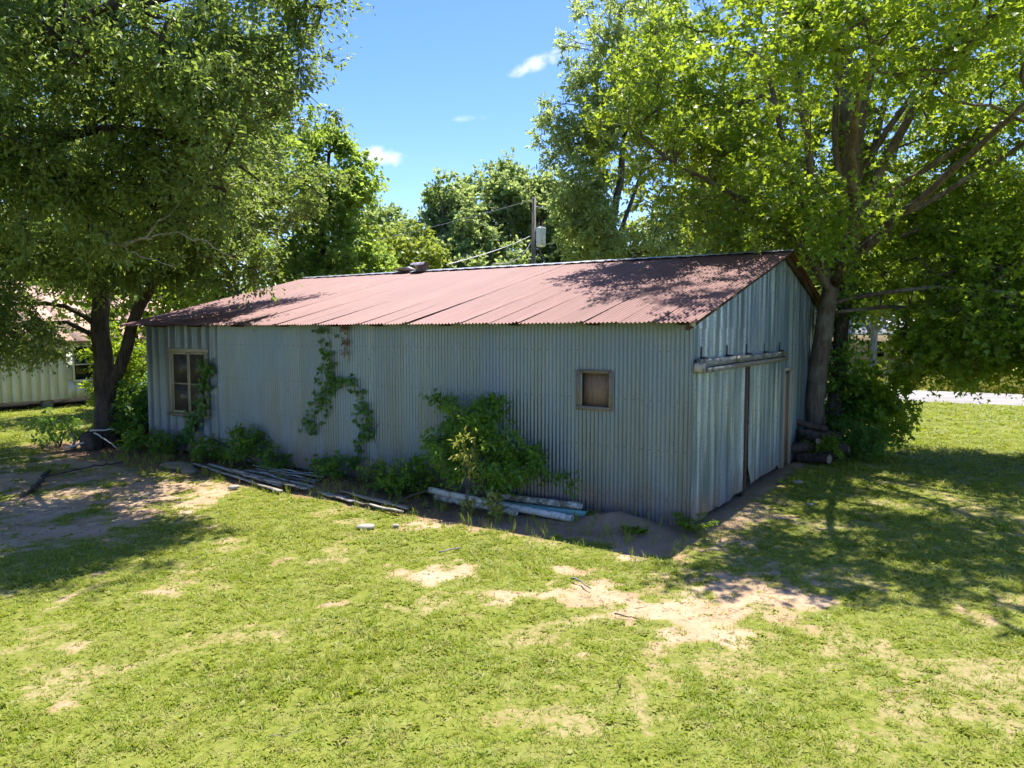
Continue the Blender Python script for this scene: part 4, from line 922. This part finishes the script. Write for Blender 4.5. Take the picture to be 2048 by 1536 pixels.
pipe('pale green pipe between the two white pipe ends', (3.4, -.45, .065), (1.50, -.34, .065), .054, PM[3])
pipe('half buried dirty pipe at the bottom against the wall', (3.9, -.2, .05), (1.85, -.17, .055), .05, PM[1])
def board(label, a, b, wd, th, mat, group, cat='board', roll=0., warp=.02, name='board', seed=0):
    r = np.random.default_rng(seed); a, b = LW(*a), LW(*b); c = (a + b) / 2; d = b - a; ln = np.linalg.norm(d); d /= ln; u = np.cross([0, 0, 1.], d); u /= np.linalg.norm(u); v = np.cross(d, u)
    u, v = u * math.cos(roll) + v * math.sin(roll), v * math.cos(roll) - u * math.sin(roll)
    n = 7; V = []
    for q in range(n):
        f = q / (n - 1) - .5; off = u * warp * (1 - 4 * f * f) * r.uniform(-1, 1) + v * warp * .4 * r.normal()
        for su, sv in ((-1, -1), (1, -1), (1, 1), (-1, 1)): V.append((d * ln * (f + (r.normal(0, .004) if q in (0, n - 1) else 0)) + u * su * wd / 2 + v * sv * th / 2 + off))
    Q = [[0, 1, 2, 3], [(n - 1) * 4 + 3, (n - 1) * 4 + 2, (n - 1) * 4 + 1, (n - 1) * 4]]
    for q in range(n - 1):
        for x in range(4): Q.append((q * 4 + x, q * 4 + 4 + x, q * 4 + 4 + (x + 1) % 4, q * 4 + (x + 1) % 4))
    # mesh frame: x along the board so that the grain follows it
    Mx = np.stack([d, u, v], 0); Vl = np.array(V) @ Mx.T
    o = obj(name, mesh_data(name, Vl, Q, mat), None, tuple(c)); from mathutils import Matrix
    o.rotation_euler = Matrix([[d[0], u[0], v[0]], [d[1], u[1], v[1]], [d[2], u[2], v[2]]]).to_euler(); tag(o, label, cat, group); return o
BG = 'peeling white boards left along the wall'; rb = np.random.default_rng(8)
LB = [('longest peeling board at the front edge of the board pile', (10.5, -1.0, .08), (6.9, -1.72, .05), .10),
      ('second long peeling board just behind the front one', (10.2, -.86, .07), (7.2, -1.45, .06), .07),
      ('broad flaking board in the middle of the board pile', (9.2, -1.05, .10), (6.55, -1.42, .08), .13),
      ('narrow white strip behind the broad flaking board', (9.0, -.86, .09), (6.62, -1.22, .07), .06),
      ('bare grey strip near the middle of the board pile', (9.0, -.72, .06), (6.8, -1.0, .07), .06),
      ('white strip third from the wall in the board pile', (9.0, -.6, .07), (6.9, -.82, .08), .055),
      ('white strip second from the wall in the board pile', (9.1, -.5, .07), (7.0, -.60, .09), .05),
      ('thin curved strip nearest the wall in the board pile', (9.3, -.42, .06), (7.05, -.40, .10), .045),
      ('short stub of white board poking out of the pile front', (8.4, -1.32, .10), (6.7, -1.55, .12), .07),
      ('short whitish board at the left end of the second board heap', (6.2, -1.42, .06), (5.2, -1.62, .05), .13),
      ('yellowed board along the back of the second board heap', (5.9, -1.2, .07), (4.2, -1.42, .06), .08),
      ('long tan board in the middle of the second board heap', (5.6, -1.33, .09), (4.1, -1.52, .06), .07),
      ('white board at the front right of the second board heap', (5.2, -1.58, .05), (4.05, -1.72, .05), .07)]
for k, (lab, a, b, wd) in enumerate(LB):
    board(lab, a, b, wd, .022, WOOD_G if 'bare' in lab else (WOOD_T if 'tan' in lab or 'yellowed' in lab else PAINTW), BG, roll=rb.uniform(-.25, .25), warp=.05 if 'curved' in lab else .02, seed=k)
board('dark rusty angle iron leaning at the right end of the board heap', (4.55, -1.5, .04), (4.05, -1.05, .3), .05, .02, WOOD_D, None, 'scrap', name='angle_iron', seed=31)

def lump(name, label, cat, loc, sx, sy, sz, mat, seed, rz=0., group=None, parent=None):
    r = np.random.default_rng(seed); n, k = 10, 14; V = []
    for i in range(n + 1):
        ph = math.pi * i / n
        for j in range(k):
            a = 2 * math.pi * j / k; d = np.array([math.sin(ph) * math.cos(a), math.sin(ph) * math.sin(a), math.cos(ph)])
            d = np.sign(d) * np.abs(d) ** .75
            V.append(d * (1 + .35 * (vnoise((d * 1.7 + seed)[None], seed)[0] - .5) + .15 * (vnoise((d * 4.7 + seed)[None], seed)[0] - .5)))
    V = np.array(V) * [sx, sy, sz]; Q = [(i * k + j, (i + 1) * k + j, (i + 1) * k + (j + 1) % k, i * k + (j + 1) % k) for i in range(n) for j in range(k)]
    o = obj(name, mesh_data(name, V, Q, mat, True), parent, tuple(loc), (0, 0, rz)); tag(o, label, cat, group); return o
STONE = mat_flat('tan sandstone', (.27, .20, .14), .9, .35, 7); STONEW = mat_flat('white stone', (.34, .30, .25), .85, .2, 20)
lump('stone', 'flat tan stone slab at the left end of the white boards', 'stone', LW(10.75, -1.2, .03), .40, .24, .07, STONE, 3, -.5)
lump('stone', 'grey stone tucked in weeds beside the tan slab', 'stone', LW(10.0, -1.45, .03), .15, .11, .08, mat_flat('grey stone', (.2, .17, .12), .9, .4), 4)
lump('stone', 'larger white stone lying in the sunlit grass', 'stone', (-2.16, 10.69, .02), .13, .08, .035, STONEW, 5)
lump('stone', 'smaller white stone to the right of the larger one', 'stone', (-1.72, 10.75, .02), .05, .04, .025, STONEW, 6)
lump('stone', 'pale pebble lying before the white boards', 'stone', LW(7.9, -1.95, .04), .11, .06, .035, STONEW, 7, .4)
lump('stone', 'bare white stone on the shaded grass near the sliding doors', 'stone', (5.45, 13.9, .02), .1, .06, .03, STONEW, 8, .2)
lump('stone', 'small white stone at the edge of the maple shade', 'stone', (4.95, 12.1, .02), .06, .04, .02, STONEW, 9, .7)
lump('stump', 'dark rotten stump among the sticks at the foot of the oak', 'stump', (-10.35, 18.0, .12), .24, .22, .3, BARK_L, 10)
def stick(label, pts, r, mat, name='stick', cat='stick', group=None, k=7):
    P = smooth_poly(pts, .08, np.random.default_rng(len(label)), .15); b = P[0].copy()
    o = MB().tube(P, np.linspace(r, r * .6, len(P)), k).build(name, mat, None, True, loc=tuple(b), offset=b); tag(o, label, cat, group); return o
GST = mat_bark('grey stick', (.20, .16, .125), (.38, .32, .27)); WST = mat_flat('bleached stick', (.55, .52, .46), .8, .2, 14)
SG = 'fallen sticks on the lawn'
stick('grey stick at the top of the left bare patch', [(-.95, 9.40, .03), (-.82, 9.48, .035), (-.66, 9.62, .03)], .013, GST, group=SG)
stick('grey stick on the middle bare patch', [(.70, 8.4, .03), (.79, 8.25, .035), (.88, 8.05, .03)], .013, GST, group=SG)
stick('dark twig at the lower edge of the large bare patch', [(1.05, 7.35, .02), (1.16, 7.28, .025), (1.27, 7.2, .02)], .008, BARK_F, group=SG)
stick('reddish twig in the grass near the bottom of the picture', [(.86, 5.72, .05), (.88, 5.82, .06), (.91, 5.93, .04)], .006, LEAF_DEAD, group=SG)
stick('thin pale twig in the grass at bottom left', [(-1.72, 5.0, .05), (-1.62, 5.05, .05), (-1.5, 5.1, .04)], .003, GST, group=SG)
stick('fallen dark branch on the bare ground at the left', [(-8.55, 12.7, .03), (-8.75, 13.4, .05), (-9.15, 14.2, .04), (-9.5, 15.0, .03)], .05, BARK_F, 'fallen_branch', 'branch')
stick('forked end of twigs beside the fallen branch', [(-9.1, 14.1, .06), (-8.6, 14.9, .12), (-8.3, 15.6, .1)], .02, BARK_L, 'fallen_branch', 'branch')
DG = 'bleached sticks at the foot of the oak'
stick('thick bleached stick lying nearest at the foot of the oak', [(-10.75, 17.6, .06), (-10.5, 17.75, .15), (-10.25, 17.9, .28)], .03, WST, group=DG)
stick('bleached stick lying level on the stump', [(-10.3, 17.9, .46), (-9.95, 17.95, .47), (-9.75, 18.0, .47)], .022, WST, group=DG)
stick('bleached stick slanting right from the stump', [(-10.15, 17.8, .42), (-9.8, 17.7, .25), (-9.5, 17.6, .08)], .02, WST, group=DG)
stick('twisted grey stick standing left of the stump', [(-10.75, 17.9, .0), (-10.7, 17.9, .2), (-10.78, 17.9, .42)], .04, GST, group=DG)
# slatted crate beside the barn corner
cr = empty('slatted_crate', tuple(LW(14.95, .45, 0)), -TH); tag(cr, 'dark slatted wooden crate with pale lid beside the barn corner', 'crate')
for q in range(9): MB().box((-.45 + q * .1, -.40, .0), (-.45 + q * .1 + .085, -.37, .82), .003, rng).build('slat', WOOD_D, cr)
for q in range(8): MB().box((.46, -.38 + q * .1, .0), (.49, -.38 + q * .1 + .085, .82), .003, rng).build('slat', WOOD_D, cr)
MB().box((-.44, -.365, .01), (.455, .42, .8)).build('inner_box', DARK, cr)
for q in range(3): MB().box((-.52, -.46 + q * .31, .83), (.55, -.46 + q * .31 + .29, .86), .004, rng).build('lid_board', WOOD_G, cr)
MB().box((-.5, -.47, .865), (.2, -.40, .90), .006, rng).build('lid_batten', PAINTW, cr)

# log pile between gable and maple
LOGB = mat_bark('log bark', (.035, .026, .022), (.12, .09, .075)); LOGE = mat_wood('log end', (.15, .11, .08), (.28, .21, .15), (6, 6, 6))
def log(label, c, rz, ln, r, tilt, seed):
    rg_ = np.random.default_rng(seed); e = empty('firewood_log', tuple(LW(*c)), rz); tag(e, label, 'log', 'firewood piled beside the gable')
    x = np.linspace(-ln / 2, ln / 2, 6); P = np.stack([x * math.cos(tilt), rg_.normal(0, .01, 6), x * math.sin(tilt)], 1); k = 11
    MB().tube(P, r * rg_.uniform(.92, 1.08, 6), k, False).build('bark', LOGB, e, True)
    for sg in (0, -1):
        a = np.arange(k) * 2 * np.pi / k; q = P[sg] * 1.002; V = np.vstack([q, q + np.stack([0 * a, np.cos(a), np.sin(a)], 1) * r * .95])
        MB().add(V, None, [(0, 1 + j, 1 + (j + 1) % k) for j in range(k)]).build('cut_end', LOGE, e)
LG = [(( -.35, 6.55, .13), .75, .95, .13, .0, 'lowest front log of the firewood pile'), ((-.45, 6.95, .14), .7, .9, .14, .02, 'bottom log behind the lowest front one'), ((-.4, 7.4, .13), .8, .9, .13, 0, 'bottom log nearest the maple trunk'),
      ((-.35, 6.7, .36), .72, .95, .12, .03, 'dark split log on the second row front'), ((-.42, 7.1, .38), .78, .92, .13, -.02, 'second row log in the middle of the pile'), ((-.40, 7.5, .36), .7, .8, .11, .04, 'second row log against the maple'),
      ((-.40, 6.85, .60), .66, 1.0, .07, -.12, 'long pale log lying slanted across the pile'), ((-.42, 7.25, .60), .8, .85, .13, 0, 'thick log on top of the pile middle'), ((-.38, 7.15, .84), .75, .9, .09, -.1, 'topmost thin dark log of the pile')]
for k, (c, rz, ln, r, tl_, lab) in enumerate(LG): log(lab, (c[0] + (-.16, .1, -.05, .12, -.2)[k % 5], c[1], c[2] * .92), (rz - .72) * 4 + (-.5, .3, .05, .42, -.25, .15)[k % 6] - TH, ln * (.75, 1.1, .9)[k % 3], r * (.8, 1.15, 1., .9)[k % 4], tl_ * 2 + (.1, -.06, .0)[k % 3], 20 + k)

# ------------------------------------------------------------------ dead leaves and twigs along the wall
rg = np.random.default_rng(900)
N = 9000; s = rg.uniform(2.0, 15.5, N); t = -np.abs(rg.normal(0, .62, N)) - .02; keep = (t > -1.75) & (rg.random(N) < np.clip((s - 1.5) * .5, .1, 1)); s, t = s[keep], t[keep]
XY = np.array([LW(a, b)[:2] for a, b in zip(s, t)]); z = height(XY[:, 0], XY[:, 1]) + rg.uniform(.004, .04, len(s))
p = np.column_stack([XY, z]); n_ = len(p); ax = rg.normal(0, 1, (n_, 3)) * [1, 1, .3]; ax /= np.linalg.norm(ax, axis=1)[:, None]; nr = rg.normal(0, .4, (n_, 3)) + [0, 0, 1]; sd = np.cross(nr, ax); sd /= np.linalg.norm(sd, axis=1)[:, None]
tw = rg.random(n_) < .4; l = np.where(tw, rg.uniform(.08, .25, n_), rg.uniform(.03, .07, n_))[:, None]; wv = np.where(tw, .006, .022)[:, None]
V = np.stack([p - ax * l / 2, p + sd * wv, p + ax * l / 2, p - sd * wv + [0, 0, .004]], 1).reshape(-1, 3); b = np.arange(n_)[:, None] * 4
tag(obj('leaf_litter', mesh_data('leaf_litter', V, np.concatenate([b + np.array([0, 1, 2]), b + np.array([0, 2, 3])]), LEAF_DEAD, False, {'tint': np.repeat(rg.random(n_), 4)})), 'reddish brown dead leaves and twigs along the barn wall', 'leaf litter', kind='stuff')

# pebbles, clods and dry bits on the bare soil
N = 60000; x = rg.uniform(-9.5, 7, N); y = rg.uniform(4, 15, N); bm, lm, _, _ = masks(x, y); s_, t_ = to_local(x, y)
k = (rg.random(N) < np.clip(bm - .3, 0, 1) * .55) & (t_ < -.05) | ((rg.random(N) < np.clip(bm - .3, 0, 1) * .55) & (s_ < -.1)); x, y = x[k], y[k]; n_ = len(x)
p = np.column_stack([x, y, height(x, y) + .003]); a = rg.uniform(0, 6.28, n_); r_ = (.006 + .03 * rg.random(n_) ** 5)[:, None]
dx = np.column_stack([np.cos(a), np.sin(a), 0 * a]); dy = np.column_stack([-np.sin(a), np.cos(a), 0 * a])
dry = (rg.random(n_) < .45)[:, None]; lx = np.where(dry, r_ * 4, r_); ly = np.where(dry, .0025, r_ * .7); hz_ = np.where(dry, .006, r_ * .7) * np.array([[0, 0, 1.]])
V = np.stack([p - dx * lx, p - dy * ly, p + dx * lx, p + dy * ly, p + hz_ + dx * lx * .2], 1).reshape(-1, 3); b = np.arange(n_)[:, None] * 5
CLOD = mat_flat('soil clods and dry bits', (.27, .19, .115), .95, .45, 30)
tag(obj('soil_debris', mesh_data('soil_debris', V, np.concatenate([b + np.array(f) for f in ([0, 1, 4], [1, 2, 4], [2, 3, 4], [3, 0, 4])]), CLOD)), 'small clods, pebbles and dry bits on the bare soil', 'debris', kind='stuff')

# ------------------------------------------------------------------ grass: tufts instanced on points inside one object
def grass_object(name, label, XY, scl, mat, seed, blade=(.045, .10), wid=.0045, nb=11, splay=.9, kinds=4, cat='grass', broad=0):
    r = np.random.default_rng(seed); V = []; F3 = []; tid = []; tint = []
    for k in range(kinds):
        for q in range(nb):
            a = r.uniform(0, 6.28); d = np.array([math.cos(a), math.sin(a), 0]); sd = np.array([-d[1], d[0], 0]); ln = r.uniform(*blade); le = r.uniform(.15, splay); wk = 1.
            o = r.normal(0, .03, 3) * [1, 1, 0]; b = len(V); w_ = wid * r.uniform(.7, 1.3)
            if broad and k >= kinds - broad: ln *= .6; w_ = ln * r.uniform(.4, .6); le = r.uniform(.7, 1.6)
            def P(u): return o + d * ln * le * (u ** 1.6) + np.array([0, 0, 1.]) * ln * (u - .35 * le * u * u)
            V += [P(0) - sd * w_ / 2, P(0) + sd * w_ / 2, P(.55) - sd * w_ / 2, P(.55) + sd * w_ / 2, P(1.)]
            F3 += [(b, b + 1, b + 3), (b, b + 3, b + 2), (b + 2, b + 3, b + 4)]; tid += [k] * 5; tint += [r.random()] * 5
    nv = len(V); n = len(XY); z = height(XY[:, 0], XY[:, 1]) - .004
    P_ = np.vstack([np.array(V), np.column_stack([XY, z])])
    at = {'tid': np.concatenate([np.array(tid), np.full(n, 99)]).astype(np.int64), 'tint': np.concatenate([tint, np.zeros(n)]),
          'var': np.concatenate([np.zeros(nv), r.integers(0, kinds, n)]).astype(np.int64),
          'rot': np.vstack([np.zeros((nv, 3)), np.column_stack([r.normal(0, .15, (n, 2)), r.uniform(0, 6.28, n)])]),
          'scl': np.vstack([np.ones((nv, 3)), scl])}
    o = obj(name, mesh_data(name, P_, np.array(F3), mat, False, at)); tag(o, label, cat, kind='stuff')
    ng = bpy.data.node_groups.new(name + ' scatter', 'GeometryNodeTree')
    ng.interface.new_socket('Geometry', in_out='INPUT', socket_type='NodeSocketGeometry'); ng.interface.new_socket('Geometry', in_out='OUTPUT', socket_type='NodeSocketGeometry')
    gi, go = ng.nodes.new('NodeGroupInput'), ng.nodes.new('NodeGroupOutput')
    def na(nm, dt):
        x = ng.nodes.new('GeometryNodeInputNamedAttribute'); x.data_type = dt; x.inputs['Name'].default_value = nm
        return [s_ for s_ in x.outputs if s_.name == 'Attribute' and s_.enabled][0]
    tidn = na('tid', 'INT')
    def sep(val):
        c = ng.nodes.new('FunctionNodeCompare'); c.data_type = 'INT'; c.operation = 'EQUAL'
        ins = [s_ for s_ in c.inputs if s_.enabled]; ng.links.new(tidn, ins[0]); ins[1].default_value = val
        s_ = ng.nodes.new('GeometryNodeSeparateGeometry'); s_.domain = 'POINT'; ng.links.new(gi.outputs[0], s_.inputs[0]); ng.links.new(c.outputs[0], s_.inputs['Selection']); return s_.outputs[0]
    j = ng.nodes.new('GeometryNodeJoinGeometry')
    for k in range(kinds):
        gti = ng.nodes.new('GeometryNodeGeometryToInstance'); ng.links.new(sep(k), gti.inputs[0]); ng.links.new(gti.outputs[0], j.inputs[0])
    iop = ng.nodes.new('GeometryNodeInstanceOnPoints'); ng.links.new(sep(99), iop.inputs['Points']); ng.links.new(j.outputs[0], iop.inputs['Instance'])
    iop.inputs['Pick Instance'].default_value = True; ng.links.new(na('var', 'INT'), iop.inputs['Instance Index'])
    ng.links.new(na('rot', 'FLOAT_VECTOR'), iop.inputs['Rotation']); ng.links.new(na('scl', 'FLOAT_VECTOR'), iop.inputs['Scale'])
    ng.links.new(iop.outputs[0], go.inputs[0])
    md = o.modifiers.new('scatter', 'NODES'); md.node_group = ng
    return o
def mat_grass(name, a, b, dry, trans):
    m = Mat(name); v = m.pos(); n = m.noise(v, .9, 4); n2 = m.noise(v, 7, 3); f = m.math('ADD', m.math('MULTIPLY', m.attr('tint'), .5), m.ramp(n, .3, .7, 0, .5))
    c = m.mix(f, a, b); c = m.mix(m.ramp(m.math('ADD', n2, m.math('MULTIPLY', m.rand(), .25)), .58, .8, 0, .7), c, dry)
    m.pbr(c, .55, 0, None, .3); tr = m.n('ShaderNodeBsdfTranslucent'); m.set(tr.inputs[0], m.mix(f, trans, tuple(x * 1.2 for x in trans)))
    mx = m.n('ShaderNodeMixShader'); mx.inputs[0].default_value = .35; m.nt.links.new(m.p.outputs[0], mx.inputs[1]); m.nt.links.new(tr.outputs[0], mx.inputs[2]); m.nt.links.new(mx.outputs[0], m.out.inputs[0])
    return m.m
GRASS = mat_grass('lawn grass', (.145, .20, .015), (.275, .32, .024), (.38, .325, .11), (.39, .46, .018))
rg = np.random.default_rng(777)
XYs, SCs = [], []
for y0, y1, dens, sc_, in ((3.6, 6.5, 520, .85), (6.5, 9.5, 400, .95), (9.5, 13.5, 230, 1.15), (13.5, 20, 100, 1.6), (20, 36, 26, 2.4)):
    hw_ = .74 * y1 + 1.8; n = int((y1 - y0) * 2 * hw_ * dens); x = rg.uniform(-hw_, hw_, n); y = rg.uniform(y0, y1, n)
    k = np.abs(x) < .74 * y + 1.8; x, y = x[k], y[k]
    s, t = to_local(x, y); bare, lit, n1, n2 = masks(x, y)
    keep = rg.random(len(x)) > np.clip(bare * 1.12, 0, .96)
    keep &= ~((s > -.03) & (s < L + .4) & (t > -.04) & (t < W + 8)) & ~((t > 24.0) & (t < 30.7)) & ~((s > 26) & (s < 33)) & ~((s > 0) & (s < L) & (t > W))
    keep &= (rg.random(len(x)) < .55 + .9 * (n2 - .25))
    x, y, bare, n1, n2 = x[keep], y[keep], bare[keep], n1[keep], n2[keep]
    tall = np.exp(-(((x + 1.55) / .55) ** 2 + ((y - 6.35) / .75) ** 2)); h = sc_ * rg.uniform(.6, 1.25, len(x)) * (.75 + .7 * (n1 - .2)) * (1 - .35 * bare)
    XYs.append(np.column_stack([x, y])); SCs.append(np.column_stack([h * rg.uniform(.9, 1.3, len(x)), h * rg.uniform(.9, 1.3, len(x)), h * (1 + 1.3 * tall) * .62]))
grass_object('lawn_grass', 'short yellow green lawn grass', np.vstack(XYs), np.vstack(SCs), GRASS, 12, (.04, .09), .006, 12, 1.5, 6, broad=2)
# taller weeds along the wall foot and heap
n = 420; s = rg.uniform(-.6, 13.5, n); t = rg.normal(-1.35, .28, n); q = rg.random(n) < .45; t[q] = rg.uniform(-1.2, -.08, q.sum()); XY = np.array([LW(a, b)[:2] for a, b in zip(s, t)])
grass_object('wall_weeds', 'thin taller grass clumps along the barn wall', XY, np.column_stack([rg.uniform(.6, 1.1, (n, 2)), rg.uniform(.6, 1.5, n)]), GRASS, 13, (.09, .22), .006, 9, .8)
n = 5200; s = rg.uniform(-40, 6, n); t = 30.6 + rg.exponential(7, n) ; XY = np.array([LW(a, b)[:2] for a, b in zip(s, t)])
FIELDG = mat_grass('field grass', (.24, .24, .05), (.36, .34, .08), (.42, .34, .14), (.34, .34, .05))
grass_object('field_grass', 'tall yellowed grass across the road', XY, np.column_stack([rg.uniform(.8, 1.4, (n, 2)), rg.uniform(.6, 1.3, n)]), FIELDG, 14, (.35, .8), .03, 14, .7)
